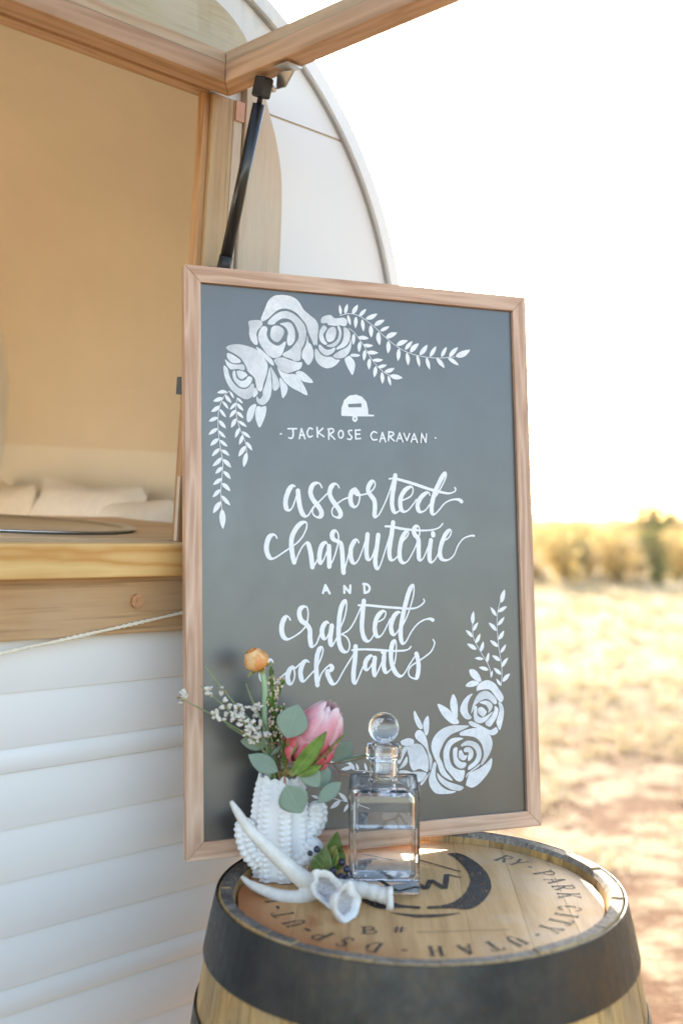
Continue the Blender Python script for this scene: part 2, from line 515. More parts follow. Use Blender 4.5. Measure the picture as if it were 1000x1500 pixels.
ROSES = {
 'large_rose': [[[1258,8326],[1277,8389],[1335,8528],[1387,8643],[1476,8724],[1578,8752],[1719,8755],[1834,8724],[1910,8663],[1986,8545],[2102,8455],[2192,8388],[2236,8291],[2220,8141],[2211,7973],[2179,7989],[2153,7969],[2109,8071],[2059,8179],[2022,8300],[1945,8393],[1869,8473],[1767,8521],[1665,8537],[1563,8510],[1473,8441],[1384,8354],[1295,8298]],[[1051,8273],[1126,8303],[1264,8308],[1284,8255],[1263,8210],[1212,8158],[1183,8089],[1194,8004],[1201,7920],[1153,7910],[1092,7973],[1061,8068],[1063,8177]],[[1370,8286],[1434,8365],[1549,8460],[1677,8497],[1792,8470],[1894,8401],[1983,8309],[2020,8213],[2019,8101],[1978,7963],[1936,7886],[1926,7774],[1907,7705],[1820,7687],[1757,7720],[1630,7754],[1630,7803],[1759,7886],[1879,8039],[1893,8129],[1856,8238],[1805,8320],[1727,8369],[1612,8366],[1509,8297],[1484,8264],[1395,8251]],[[1262,8192],[1319,8221],[1367,8188],[1353,8089],[1390,7994],[1467,7936],[1556,7923],[1671,8002],[1644,7878],[1592,7764],[1490,7714],[1377,7750],[1278,7865],[1219,7970],[1211,8079]],[[1573,8277],[1649,8305],[1752,8313],[1812,8234],[1833,8137],[1818,8013],[1747,7934],[1698,7955],[1693,8041],[1711,8153],[1661,8235]],[[1419,8155],[1445,8218],[1509,8245],[1572,8238],[1635,8194],[1645,8135],[1605,8047],[1544,7978],[1468,7990],[1414,8057]],[[2045,8128],[2056,8018],[2107,7972],[2145,7851],[2130,7738],[2057,7635],[2000,7680],[1981,7716],[1945,7751],[1951,7850],[2006,7952],[2027,8028]],[[1178,7876],[1252,7838],[1352,7760],[1439,7681],[1470,7597],[1413,7606],[1338,7674],[1252,7753],[1190,7834]],[[1468,7683],[1606,7734],[1745,7696],[1866,7671],[1945,7672],[1917,7570],[1812,7522],[1707,7485],[1603,7504],[1518,7595]]],
 'small_rose': [[[2282,8406],[2309,8449],[2374,8480],[2460,8492],[2503,8454],[2568,8449],[2644,8466],[2709,8460],[2741,8412],[2729,8349],[2685,8323],[2620,8334],[2533,8319],[2457,8322],[2404,8326],[2383,8358],[2318,8343],[2281,8360]],[[2312,8304],[2350,8305],[2383,8266],[2346,8207],[2318,8154],[2344,8064],[2386,8014],[2355,7989],[2302,8010],[2260,8058],[2245,8138],[2263,8231]],[[2446,8286],[2500,8302],[2537,8271],[2544,8201],[2524,8118],[2475,8058],[2404,8043],[2368,8086],[2363,8157],[2394,8239]],[[2567,8314],[2606,8315],[2637,8229],[2629,8126],[2571,8021],[2495,7965],[2408,7959],[2371,7983],[2474,8020],[2561,8095],[2591,8205]],[[2679,8302],[2749,8289],[2792,8210],[2779,8106],[2723,8009],[2635,7952],[2546,7925],[2553,7962],[2630,8032],[2670,8129],[2677,8211]],[[2795,8112],[2810,8036],[2786,7932],[2719,7835],[2632,7788],[2535,7782],[2483,7809],[2516,7850],[2612,7915],[2722,7974],[2778,8044]],[[2238,7983],[2278,7976],[2331,7929],[2397,7911],[2462,7934],[2525,7955],[2504,7892],[2439,7837],[2363,7813],[2289,7849],[2237,7914]],[[2167,7899],[2204,7910],[2267,7831],[2352,7794],[2459,7797],[2523,7759],[2599,7756],[2544,7681],[2457,7624],[2360,7603],[2254,7642],[2186,7718],[2166,7808]]],
 'open_rose': [[[682,7828],[741,7873],[892,7897],[1060,7871],[1195,7822],[1297,7713],[1364,7602],[1345,7452],[1292,7300],[1257,7166],[1189,7187],[1164,7276],[1140,7373],[1039,7466],[1006,7546],[923,7672],[806,7746],[723,7782]],[[698,7742],[773,7728],[890,7662],[919,7613],[855,7589],[755,7599],[697,7674]],[[664,7642],[738,7586],[855,7566],[953,7579],[986,7520],[955,7480],[871,7500],[754,7484],[688,7555]],[[646,7543],[704,7488],[733,7382],[799,7268],[902,7189],[1020,7195],[1105,7282],[1135,7225],[1120,7093],[1010,7021],[884,7064],[752,7171],[670,7313],[637,7457]],[[787,7454],[826,7464],[842,7369],[908,7314],[987,7331],[1042,7392],[1103,7368],[1085,7291],[1003,7213],[902,7215],[811,7305],[782,7385]],[[858,7468],[921,7472],[989,7450],[1025,7407],[988,7376],[937,7338],[882,7361],[854,7422]],[[1130,7192],[1164,7210],[1197,7130],[1137,7061],[1112,7076]],[[1398,7554],[1421,7373],[1428,7208],[1392,7058],[1305,6955],[1220,6950],[1170,7013],[1179,7079],[1221,7032],[1273,7101],[1277,7167],[1330,7318],[1366,7453]],[[1406,7580],[1465,7492],[1533,7380],[1557,7265],[1496,7187],[1445,7209],[1441,7341],[1426,7456]]],
 'rose_leaf': [[[1527,7571],[1603,7497],[1724,7471],[1829,7469],[1949,7338],[2034,7142],[1877,7200],[1722,7275],[1585,7416]],[[1832,7490],[1899,7532],[2004,7492],[2134,7357],[1985,7356],[1901,7398]],[[1559,7398],[1636,7336],[1695,7257],[1677,7156],[1607,7069],[1582,7184]],[[1166,6951],[1139,6831],[1099,6715],[1032,6655],[1004,6727],[1025,6842],[1085,6927]],[[1181,6919],[1254,6913],[1331,6928],[1324,6808],[1268,6657],[1216,6581],[1167,6669],[1148,6799]],[[2686,7780],[2741,7824],[2780,7834],[2849,7762],[2869,7671],[2822,7519],[2759,7602],[2706,7701]],[[2787,7840],[2829,7878],[2960,7867],[2927,7834],[2839,7823]],[[3815,2026],[3864,1939],[3920,1843],[3952,1759],[3922,1718],[3860,1764],[3805,1880],[3791,1984]],[[4049,1934],[4068,1846],[4060,1702],[4024,1617],[3984,1645],[3960,1759],[3978,1861]],[[4513,2261],[4567,2203],[4598,2091],[4597,1931],[4581,1864],[4524,1922],[4471,2011],[4463,2134]],[[4225,2115],[4361,2065],[4470,1984],[4565,1881],[4618,1789],[4520,1769],[4410,1830],[4303,1946]],[[4840,2656],[4938,2646],[5021,2556],[5053,2449],[4961,2465],[4878,2524],[4835,2600]],[[4754,2386],[4819,2449],[4919,2468],[5017,2435],[4959,2384],[4845,2364]]],
 'wide_rose': [[[4806,1726],[4664,1745],[4469,1748],[4291,1700],[4157,1592],[4096,1448],[4124,1308],[4198,1149],[4238,1023],[4306,934],[4462,853],[4445,905],[4347,1016],[4291,1158],[4240,1270],[4269,1376],[4360,1525],[4483,1612],[4661,1664]],[[4624,1619],[4697,1654],[4858,1684],[5020,1675],[5162,1589],[5230,1458],[5217,1333],[5150,1211],[5038,1078],[5002,1096],[5060,1217],[5054,1327],[5013,1440],[4908,1532],[4765,1564],[4641,1579]],[[4693,1529],[4534,1551],[4409,1504],[4325,1373],[4314,1234],[4345,1078],[4447,950],[4532,860],[4611,830],[4670,869],[4701,1004],[4607,1018],[4485,1079],[4429,1196],[4425,1320],[4470,1426],[4585,1489]],[[4646,1431],[4763,1489],[4923,1448],[5006,1346],[5017,1220],[4960,1114],[4839,1032],[4763,1009],[4776,1076],[4882,1147],[4930,1257],[4874,1367],[4764,1408],[4654,1399]],[[4575,1385],[4499,1373],[4489,1269],[4512,1131],[4608,1044],[4708,1059],[4728,1126],[4625,1155],[4564,1246]],[[4602,1329],[4652,1334],[4699,1253],[4753,1249],[4715,1180],[4651,1177],[4592,1232]],[[4746,1384],[4827,1362],[4868,1292],[4848,1203],[4775,1153],[4760,1205],[4779,1295],[4708,1302],[4691,1350]],[[5212,1176],[5199,1035],[5104,901],[4956,771],[4830,718],[4724,757],[4720,803],[4787,951],[4964,1017],[5111,1101]],[[4729,943],[4838,1010],[4984,1097],[4965,1051],[4838,985],[4746,913],[4713,882]],[[4138,1176],[4181,1150],[4166,1044],[4171,917],[4263,784],[4387,707],[4527,681],[4456,653],[4298,653],[4160,675],[4067,774],[4035,899],[4082,1034]],[[4194,1003],[4271,925],[4391,846],[4530,796],[4670,737],[4598,684],[4440,716],[4302,797],[4204,905]]],
 'tight_rose': [[[4963,2297],[4973,2371],[5060,2442],[5175,2465],[5288,2421],[5372,2329],[5468,2175],[5429,2089],[5354,2132],[5288,2223],[5218,2298],[5127,2315],[5028,2307]],[[4846,1931],[4881,2065],[4956,2208],[5044,2276],[5155,2289],[5251,2230],[5320,2154],[5339,2081],[5291,2058],[5207,2127],[5123,2156],[5022,2123],[4921,2053],[4879,1971]],[[4884,2251],[4828,2176],[4786,2070],[4793,1946],[4852,1869],[4815,1834],[4732,1850],[4664,1928],[4641,2015],[4698,2136],[4799,2230]],[[5007,2106],[5122,2128],[5215,2096],[5255,2035],[5225,1964],[5164,1921],[5177,1979],[5125,2053],[5052,2079]],[[4980,2008],[5047,2026],[5114,1976],[5137,1928],[5071,1864],[5007,1900],[4971,1949]],[[4909,2036],[4958,2032],[4959,1910],[5025,1852],[5128,1873],[5259,1945],[5184,1851],[5105,1784],[5011,1758],[4916,1794],[4890,1891]],[[5293,2030],[5358,1980],[5340,1868],[5265,1760],[5194,1692],[5112,1731],[5118,1778],[5207,1850],[5279,1946]],[[5362,2102],[5435,2055],[5467,1937],[5441,1788],[5385,1629],[5339,1684],[5316,1770],[5363,1892],[5381,1979]],[[4790,1782],[4844,1803],[4986,1740],[5110,1675],[5200,1637],[5310,1680],[5345,1610],[5288,1558],[5197,1555],[5109,1623],[4948,1687],[4842,1724]]],
 'half_hidden_rose': [[[3668,1387],[3715,1466],[3819,1496],[3910,1472],[3977,1388],[4032,1262],[4043,1148],[4032,1057],[4003,1028],[3878,1088],[3763,1065],[3703,1171],[3694,1284]],[[3806,1644],[3847,1704],[3916,1705],[3984,1634],[4027,1519],[4057,1353],[4107,1247],[4097,1104],[4059,1050],[4054,1209],[4016,1378],[3927,1488],[3877,1528],[3821,1582]],[[3547,1547],[3684,1592],[3786,1553],[3761,1473],[3602,1478]],[[3763,1050],[4002,1013],[3896,883],[3794,921],[3716,1008]],[[4055,1020],[4048,984],[3941,849],[3894,822],[3884,853],[3954,919]],[[3601,1452],[3715,1445],[3657,1398],[3598,1310],[3527,1193],[3483,1247]],[[3561,1181],[3652,1302],[3661,1204],[3594,1138],[3514,1113]],[[3363,1396],[3477,1450],[3473,1298],[3404,1221],[3292,1259]],[[3246,1202],[3426,1190],[3491,1084],[3354,1023],[3222,1103]],[[3513,1082],[3717,1048],[3850,876],[3689,827],[3533,939]]],
}
SPRIGS = [
 [[[2614,8495],[2766,8542],[2948,8522],[3191,8383],[3434,8185],[3650,8041],[3868,7954],[4121,7913],[4377,7906],[4702,7945]],[[2629,8511,2611,8681],[2705,8531,2754,8707],[2833,8541,2937,8708],[2954,8508,3089,8649],[3070,8474,3288,8584],[3222,8377,3416,8487],[3328,8292,3501,8384],[3428,8184,3640,8287],[3619,8067,3835,8170],[3775,8006,3920,8162],[3868,7968,4037,8135],[4042,7936,4197,8123],[4233,7914,4363,8111],[4449,7928,4561,8113],[4598,7938,4773,8119],[4719,7952,5009,8091],[2751,8520,2799,8344],[2902,8504,2883,8302],[3008,8469,3029,8255],[3160,8380,3162,8165],[3297,8275,3314,8046],[3471,8135,3460,7920],[3665,8021,3638,7802],[3805,7964,3825,7739],[3994,7933,4037,7726],[4169,7901,4227,7694],[4351,7904,4508,7738],[4572,7919,4780,7803]]],
 [[[2777,8294],[2882,8216],[3030,8026],[3179,7792],[3360,7617],[3498,7554]],[[2857,8214,2841,8021],[2971,8093,2943,7905],[3053,7956,3025,7768],[3133,7818,3114,7625],[3239,7696,3204,7502],[3345,7602,3350,7401],[3458,7551,3501,7376],[2926,8153,3125,8153],[3015,8034,3199,8038],[3074,7914,3289,7920],[3179,7792,3374,7811],[3269,7669,3440,7729],[3391,7605,3579,7683],[3483,7547,3723,7527]]],
 [[[740,7143],[658,7075],[576,6904],[542,6713],[548,6477],[579,6226],[614,6007],[600,5787],[579,5567],[584,5380],[596,5271]],[[691,7125,529,7100],[625,7026,463,6962],[567,6896,430,6794],[542,6710,394,6640],[537,6539,387,6431],[552,6379,414,6259],[571,6225,438,6095],[599,6085,445,5939],[609,5936,491,5823],[596,5758,454,5650],[574,5586,445,5455],[577,5395,451,5206],[596,5279,606,4963],[736,7132,804,7024],[661,7075,762,6949],[613,6970,710,6851],[567,6848,671,6716],[550,6666,667,6541],[548,6505,665,6391],[563,6359,695,6254],[587,6202,720,6113],[610,6057,746,5924],[619,5869,736,5746],[591,5680,731,5555],[584,5489,730,5332]]],
 [[[853,7038],[835,6822],[882,6586],[978,6351],[1001,6177]],[[839,6957,734,6844],[832,6846,728,6718],[839,6711,751,6556],[890,6562,815,6396],[946,6453,879,6292],[985,6280,866,6105],[1005,6178,949,5938],[853,7041,950,6950],[849,6950,959,6836],[843,6817,956,6716],[866,6672,1008,6580],[930,6505,1068,6407],[991,6344,1091,6208]]],
 [[[5431,2378],[5452,2652],[5395,3100],[5389,3514],[5457,3790]],[[5476,3755,5551,3980],[5378,3532,5264,3689],[5373,3280,5221,3425],[5393,3014,5239,3132],[5424,2780,5270,2874],[5437,2549,5295,2664],[5431,2361,5336,2485],[5403,3600,5585,3694],[5388,3376,5528,3519],[5396,3135,5512,3287],[5429,2910,5544,3055],[5441,2669,5576,2830],[5452,2429,5603,2560]]],
 [[[5239,2506],[5206,2695],[5057,2939],[4929,3181],[4916,3421]],[[4920,3404,4942,3626],[4913,3189,4785,3311],[4981,2982,4802,3083],[5104,2818,4938,2840],[5196,2633,5011,2685],[4924,3291,5022,3436],[4957,3085,5055,3247],[5046,2939,5113,3115],[5169,2757,5213,2927],[5239,2506,5270,2624]]],
 [[[3163,1041],[2951,1114],[2739,1148],[2625,1252],[2448,1302]],[[2739,1144,2626,1290],[2698,1193,2504,1168],[2802,1134,2762,1252],[2951,1118,2911,1252],[2929,1112,2822,1046],[2448,1302,2272,1332]]],
 [[[2982,534],[2792,607],[2604,660],[2479,698],[2334,738],[2169,741],[2024,668]],[[2604,664,2456,818],[2490,692,2311,579],[2646,637,2538,503],[2334,738,2212,823],[2169,713,2024,630],[2128,754,1996,811],[2814,605,2731,707]]],
]
ICON = {"body":[[2609,6846],[2617,6965],[2665,7094],[2756,7175],[2878,7198],[2983,7167],[3058,7086],[3086,6959],[3087,6880],[3191,6876],[3190,6851],[2856,6835],[2621,6833]],"window":[[2730,7032],[2969,7058],[2968,6993],[2741,6979]],"wheel":[[2879,6799],[2876,6783],[2867,6770],[2855,6762],[2841,6762],[2829,6768],[2821,6781],[2819,6797],[2822,6813],[2831,6826],[2843,6833],[2856,6834],[2868,6828],[2876,6815],[2879,6799]]}
# brewer marks on the barrel head, in 0.1 mm from its centre
HEAD_MARKS = {"crescent":[[581,1869],[748,1897],[897,1674],[1022,1297],[1086,886],[1079,399],[1012,74],[874,-282],[742,-496],[610,-601],[435,-559],[225,-559],[89,-580],[88,-488],[264,-454],[443,-325],[608,-61],[734,305],[793,639],[792,1038],[720,1457],[645,1729]],"swoosh":[[-452,-720],[-178,-782],[43,-797],[265,-782],[519,-736],[258,-858],[7,-910],[-237,-858]],"zigzag":[[675,712],[478,861],[385,235],[213,615],[118,212],[-4,494]],"bar":[[148,1511],[695,987]],"line":[[-138,-1433],[1080,-1348]]}
# ------------------------------------------------------------------ ground
def ground_h(x, y):
    r = sqrt(x * x + (y - 1.5) ** 2)
    a = smoothstep(2.0, 6.0, r)
    h = 0.05 * noise.noise((x * 0.7, y * 0.7, 3.1)) * a + 0.02 * noise.noise((x * 2.3, y * 2.3, 1.7)) * a
    h += 0.12 * noise.noise((x * 0.05, y * 0.05, 9.0)) * smoothstep(12, 60, r)
    h -= 0.0095 * max(0.0, r - 14)                     # the land falls away gently
    return h


def ground_mat():
    t = NT('desert_floor')
    b = t.bsdf(Roughness=0.95)
    b.inputs['Specular IOR Level'].default_value = 0.2
    v = t.coord(rand=False)
    big = t.noise(v, 0.9, 5, 0.6)
    mid = t.noise(v, 4.5, 6, 0.65)
    fine = t.noise(v, 38, 6, 0.7)
    dirt = t.ramp(fine, [(0.25, (0.085, 0.04, 0.02)), (0.55, (0.185, 0.093, 0.05)), (0.8, (0.31, 0.185, 0.115))])
    straw = t.ramp(fine, [(0.25, (0.30, 0.22, 0.125)), (0.5, (0.49, 0.40, 0.265)), (0.8, (0.66, 0.57, 0.42))])
    m1 = t.ramp(t.math('ADD', t.math('MULTIPLY', big, 0.55), t.math('MULTIPLY', mid, 0.45)), [(0.46, (0, 0, 0)), (0.54, (1, 1, 1))])
    # litter of dry grass grows thicker away from the trampled place round the trailer
    sep = t.n('ShaderNodeSeparateXYZ')
    t.l(v, sep.inputs[0])
    far = t.math('MULTIPLY', t.math('SUBTRACT', sep.outputs['Y'], 5.6), 0.22, clamp=True)
    m2 = t.math('MAXIMUM', t.math('MULTIPLY', m1, 0.75), t.math('ADD', far, t.math('MULTIPLY', t.math('SUBTRACT', mid, 0.5), 1.6)), clamp=True)
    t.l(t.mix(m2, dirt, straw), b.inputs['Base Color'])
    t.bump(t.math('ADD', mid, t.math('MULTIPLY', fine, 0.5)), b, 0.9, 0.05)
    return t.mat


mb = MB()
radii = [0.0] + [0.35 * 1.085 ** k for k in range(104)]
NSEG = 144
for r in radii[1:]:
    for k in range(NSEG):
        a = 2 * pi * k / NSEG
        x, y = r * cos(a), 1.5 + r * sin(a)
        mb.v.append((x, y, ground_h(x, y)))
for i in range(len(radii) - 2):
    for k in range(NSEG):
        l = (k + 1) % NSEG
        mb.face([i * NSEG + k, i * NSEG + l, (i + 1) * NSEG + l, (i + 1) * NSEG + k])
mb.v.append((0, 1.5, 0))
for k in range(NSEG):
    mb.face([len(mb.v) - 1, k, (k + 1) % NSEG])
tag(mb.build('ground', ground_mat(), smooth=True), kind='structure')

# dry grass litter and stones, nobody could count them
M_STRAW = leafmat('dry_straw', (0.52, 0.42, 0.25), rough=0.8, vary=0.35, trans=0.3, nscale=3)
mb = MB()
g = random.Random(3)
for i in range(5200):
    y = 2.6 + 24 * g.random() ** 1.7
    x = y * g.uniform(0.02, 0.42) if g.random() < 0.85 else g.uniform(-0.4, 0.6) * y
    if (x - 0.11) ** 2 + (y - 1.6) ** 2 < 0.3 or (y < 4.4 and x < 0.72 * (y - 1.6)):
        continue
    z = ground_h(x, y)
    if noise.noise((x * 1.1, y * 1.1, 5)) + 0.12 * (y - 5) < g.uniform(-0.35, 0.5):
        continue
    h0 = g.uniform(0.03, 0.11) * (1 + 0.02 * y)
    for k in range(g.randint(6, 11)):
        a = g.uniform(0, 2 * pi)
        ln = h0 * g.uniform(0.6, 1.5)
        lean = g.uniform(0.3, 1.5)
        bx, by = x + g.uniform(-.05, .05), y + g.uniform(-.05, .05)
        w = 0.0025 + 0.0004 * y
        tip = (bx + cos(a) * ln * lean, by + sin(a) * ln * lean, z + ln * 0.75)
        b = len(mb.v)
        mb.v += [(bx - w * sin(a), by + w * cos(a), z - 0.005), (bx + w * sin(a), by - w * cos(a), z - 0.005), tip]
        mb.face([b, b + 1, b + 2])
tag(mb.build('dry_grass', M_STRAW), 'pale dry grass and straw litter scattered over the desert floor', 'grass', kind='stuff')

mb = MB()
for i in range(500):
    y = 2.6 + 9 * g.random() ** 1.6
    x = y * g.uniform(0.1, 0.4)
    if (y < 4.4 and x < 0.72 * (y - 1.6)):
        continue
    s = g.uniform(0.003, 0.013)
    mb.ball((x, y, ground_h(x, y) + s * 0.2), s, 6, 4, (g.uniform(.8, 1.5), g.uniform(.8, 1.3), g.uniform(.5, .8)))
tag(mb.build('gravel', flat('gravel_stone', (0.44, 0.30, 0.2), 0.9, vary=0.35, nscale=4)), 'small brown stones and clods on the bare dirt', 'gravel', kind='stuff')


# ------------------------------------------------------------------ desert shrubs
def shrub_meshes(seed, r, h, nleaf, lsize, spread=0.75):
    q = random.Random(seed)
    stems, crown = MB(), MB()
    tips = []
    for k in range(q.randint(9, 13)):
        a = q.uniform(0, 2 * pi)
        out = r * q.uniform(0.25, spread)
        hh = h * q.uniform(0.65, 0.95)
        p = [(0.03 * cos(a), 0.03 * sin(a), -0.02), (out * .35 * cos(a), out * .35 * sin(a), hh * .45), (out * cos(a + .2), out * sin(a + .2), hh)]
        pts = spline(p, 3)
        stems.tube(pts, [0.014 * (1 - .8 * i / (len(pts) - 1)) for i in range(len(pts))], 5)
        tips += pts[2:]
    for i in range(nleaf):
        t = Vector(q.choice(tips))
        c = t + Vector((q.gauss(0, .17 * r), q.gauss(0, .17 * r), q.gauss(0, .1 * h)))
        if c.z < 0.04:
            c.z = q.uniform(.04, .2)
        ax = Vector((q.gauss(0, 1), q.gauss(0, 1), q.gauss(.4, 1))).normalized()
        bx = ax.cross(Vector((q.gauss(0, 1), q.gauss(0, 1), q.gauss(0, 1)))).normalized()
        s = lsize * q.uniform(.6, 1.4)
        b = len(crown.v)
        crown.v += [tuple(c - ax * s), tuple(c + bx * s * .45), tuple(c + ax * s), tuple(c - bx * s * .45)]
        crown.face([b, b + 1, b + 2, b + 3])
    return stems.mesh('stems'), crown.mesh('crown')


M_TWIG = flat('twig_bark', (0.22, 0.15, 0.1), 0.9, vary=0.3, nscale=40)
M_GOLD = leafmat('golden_foliage', (0.56, 0.42, 0.19), rough=.8, vary=.35, trans=.35, nscale=5)
M_TAN = leafmat('tan_foliage', (0.54, 0.44, 0.30), rough=.8, vary=.3, trans=.35, nscale=5)
M_OLIVE = leafmat('olive_foliage', (0.2, 0.2, 0.08), rough=.75, vary=.35, trans=.3, nscale=5)
kinds = {
    'golden_shrub': (M_GOLD, [shrub_meshes(11 + k, 0.75, 0.95, 900, 0.045) for k in range(3)],
                     'rounded golden dry shrub in the scrub beyond the pale clearing', 'golden shrubs beyond the clearing'),
    'tan_shrub': (M_TAN, [shrub_meshes(31 + k, 0.7, 0.72, 800, 0.045) for k in range(3)],
                  'low tan brittle shrub in the scrub beyond the pale clearing', 'tan shrubs beyond the clearing'),
    'olive_shrub': (M_OLIVE, [shrub_meshes(51 + k, 0.6, 1.05, 800, 0.04, .6) for k in range(2)],
                    'upright olive green shrub in the scrub beyond the pale clearing', 'olive shrubs beyond the clearing'),
}
for mat, ms, _, _ in kinds.values():
    for a, c in ms:
        a.materials.append(M_TWIG)
        c.materials.append(mat)
q = random.Random(21)
spots = []
tries = 0
while len(spots) < 190 and tries < 6000:
    tries += 1
    y = 20.5 + 42 * q.random() ** 1.3
    x = y * q.uniform(0.10, 0.40)
    edge = 21.5 + 2.5 * noise.noise((x * .3, 0, 2)) - 0.25 * (x - 4)
    if y < edge or (x - 9.5) ** 2 + (y - 34) ** 2 < 3 or any((x - a) ** 2 + (y - b) ** 2 < 0.7 for a, b in spots):
        continue
    spots.append((x, y))
for x, y in spots:
    nm = q.choices(list(kinds), (5, 5, 1.3))[0]
    mat, ms, lab, grp = kinds[nm]
    st, cr = q.choice(ms)
    o = empty(nm, (x, y, ground_h(x, y) - 0.02))
    s = q.uniform(.75, 1.25)
    o.scale = (s, s, s * q.uniform(.85, 1.15))
    o.rotation_euler.z = q.uniform(0, 6.28)
    tag(o, lab, 'shrub', grp)
    link('stems', st, parent=o)
    link('crown', cr, parent=o)

# far brush that reads as one mass
mb = MB()
for i in range(9000):
    y = q.uniform(62, 240)
    x = y * q.uniform(0.0, 0.5)
    c = Vector((x, y, ground_h(x, y) + abs(q.gauss(0, .5))))
    s = q.uniform(.12, .34)
    a = q.uniform(0, pi)
    b = len(mb.v)
    d = Vector((cos(a), sin(a) * .5, q.uniform(-.3, .3))) * s
    e = Vector((q.uniform(-.3, .3), 0, 1)) * s * .8
    mb.v += [tuple(c - d), tuple(c - e), tuple(c + d), tuple(c + e)]
    mb.face([b, b + 1, b + 2, b + 3])
tag(mb.build('far_brush', M_TAN), 'distant mass of dry brush along the horizon', 'brush', kind='stuff')

# one taller dark tree standing out of the scrub
tr = empty('desert_tree', (9.75, 35, ground_h(9.75, 35) - .03))
tr.scale = (1.7, 1.5, 1.2)
tag(tr, 'tall dark green and russet desert tree rising above the scrub', 'tree')
mb = MB()
tips = []
for a, h, out in ((0.4, 1.25, .35), (2.2, 1.35, .4), (3.9, 1.5, .3), (5.2, 1.2, .45), (1.2, 1.72, .1), (4.6, 1.0, .55), (0.0, 1.05, .6)):
    p = spline([(0, 0, 0), (.05 * cos(a), .05 * sin(a), .35), (out * .6 * cos(a), out * .6 * sin(a), h * .65), (out * cos(a), out * sin(a), h)], 5)
    mb.tube(p, [.07 * (1 - .85 * i / (len(p) - 1)) for i in range(len(p))], 7)
    tips += p[4:] + p[5:11]
mb.build('trunk', flat('dark_bark', (0.13, 0.085, 0.075), .9, vary=.3, nscale=20), tr, True)
for nm, mat, n, sd in (('crown', leafmat('dark_leaf', (0.1, 0.13, 0.05), rough=.7, vary=.4, nscale=4), 2200, 4), ('russet_leaves', leafmat('russet_leaf', (0.36, 0.19, 0.11), rough=.8, vary=.3, nscale=4), 1000, 5)):
    w = random.Random(sd)
    mb = MB()
    for i in range(n):
        c = Vector(w.choice(tips)) + Vector((w.gauss(0, .17), w.gauss(0, .17), w.gauss(0, .13)))
        ax = Vector((w.gauss(0, 1), w.gauss(0, 1), w.gauss(0, 1))).normalized()
        bx = ax.cross(Vector((w.gauss(0, 1), w.gauss(0, 1), w.gauss(0, 1)))).normalized()
        b = len(mb.v)
        s = w.uniform(.03, .075)
        mb.v += [tuple(c - ax * s), tuple(c + bx * s * .4), tuple(c + ax * s), tuple(c - bx * s * .4)]
        mb.face([b, b + 1, b + 2, b + 3])
    mb.build(nm, mat, tr)

# ------------------------------------------------------------------ trailer (own frame: x along the side, y inwards, z up)
T_O = Vector((-0.28319, 1.80979, 1.35432))
T_X = Vector((0.695924, 0.717672, -0.025227))
T_Y = Vector((-0.715271, 0.695864, 0.064502))
T_Z = Vector((0.063846, -0.026844, 0.997599))
TM = Matrix(((T_X.x, T_Y.x, T_Z.x, T_O.x), (T_X.y, T_Y.y, T_Z.y, T_O.y), (T_X.z, T_Y.z, T_Z.z, T_O.z), (0, 0, 0, 1)))
trailer = empty('camper_trailer', matrix=TM)
tag(trailer, 'white rounded camper trailer with open wooden serving hatch behind the sign', 'trailer')

M_WHITE = flat('white_trailer_paint', (0.72, 0.72, 0.715), 0.32, vary=0.02, nscale=3, bump=.06, bscale=9, bdist=.01)
M_TRIM = flat('white_trim', (0.76, 0.76, 0.75), 0.35)
M_GASKET = flat('grey_gasket', (0.33, 0.33, 0.32), 0.6)
M_SEAM = flat('buff_sealant', (0.55, 0.47, 0.33), 0.7)
M_TAN_WALL = flat('tan_liner', (0.67, 0.565, 0.42), 0.6, vary=0.05, nscale=2.5)
M_LINER2 = flat('cream_dado', (0.72, 0.65, 0.53), 0.6, vary=0.03, nscale=4)
M_CREAM = flat('cream_liner', (0.74, 0.71, 0.65), 0.6, vary=0.03, nscale=4)
W_POST = wood('post_wood', (0.60, 0.40, 0.205), (0.40, 0.235, 0.105), 'Z', rings=40, fine=210, grey=(0.52, 0.37, 0.22), lines=4, fw=.85, bump=.4, streak=(.25, .16, .08))
W_PALE_Z = wood('surround_wood', (0.73, 0.585, 0.435), (0.46, 0.32, 0.205), 'Z', rings=30, fine=240, fw=.95, bump=.4, grey=(0.58, 0.52, 0.42), contrast=.9, lines=4)
W_PALE_X = wood('surround_wood_x', (0.64, 0.53, 0.36), (0.36, 0.28, 0.16), 'X', rings=30, fine=240, fw=.95, grey=(0.53, 0.48, 0.38), contrast=.9, lines=4)
W_CEDAR_X = wood('hatch_wood_x', (0.70, 0.455, 0.28), (0.50, 0.29, 0.155), 'X', rings=50, contrast=.9)
W_CEDAR_Y = wood('hatch_wood_y', (0.70, 0.455, 0.28), (0.50, 0.29, 0.155), 'Y', rings=50, contrast=.9)
W_CEDAR_Z = wood('jamb_wood', (0.6, 0.33, 0.15), (0.4, 0.2, 0.08), 'Z', rings=50, contrast=.9)
W_PINE_X = wood('counter_pine', (0.74, 0.50, 0.21), (0.56, 0.27, 0.07), 'X', rings=26, fine=260, contrast=.95, lines=7)
W_BROWN_X = wood('apron_wood', (0.64, 0.41, 0.215), (0.46, 0.255, 0.115), 'X', rings=45, fine=240, grey=(0.55, 0.37, 0.22), fw=.8, streak=(.27, .155, .07))
W_TOP_X = wood('countertop_wood', (0.72, 0.56, 0.37), (0.5, 0.36, 0.21), 'X', rings=40, fine=300)

CX, CZ_, CR = -0.163, 0.287, 0.707
LEFT = -2.15


def arc_pts(r, a0, a1, n=28):
    return [(CX + r * cos(radians(a0 + (a1 - a0) * k / n)), CZ_ + r * sin(radians(a0 + (a1 - a0) * k / n))) for k in range(n + 1)]


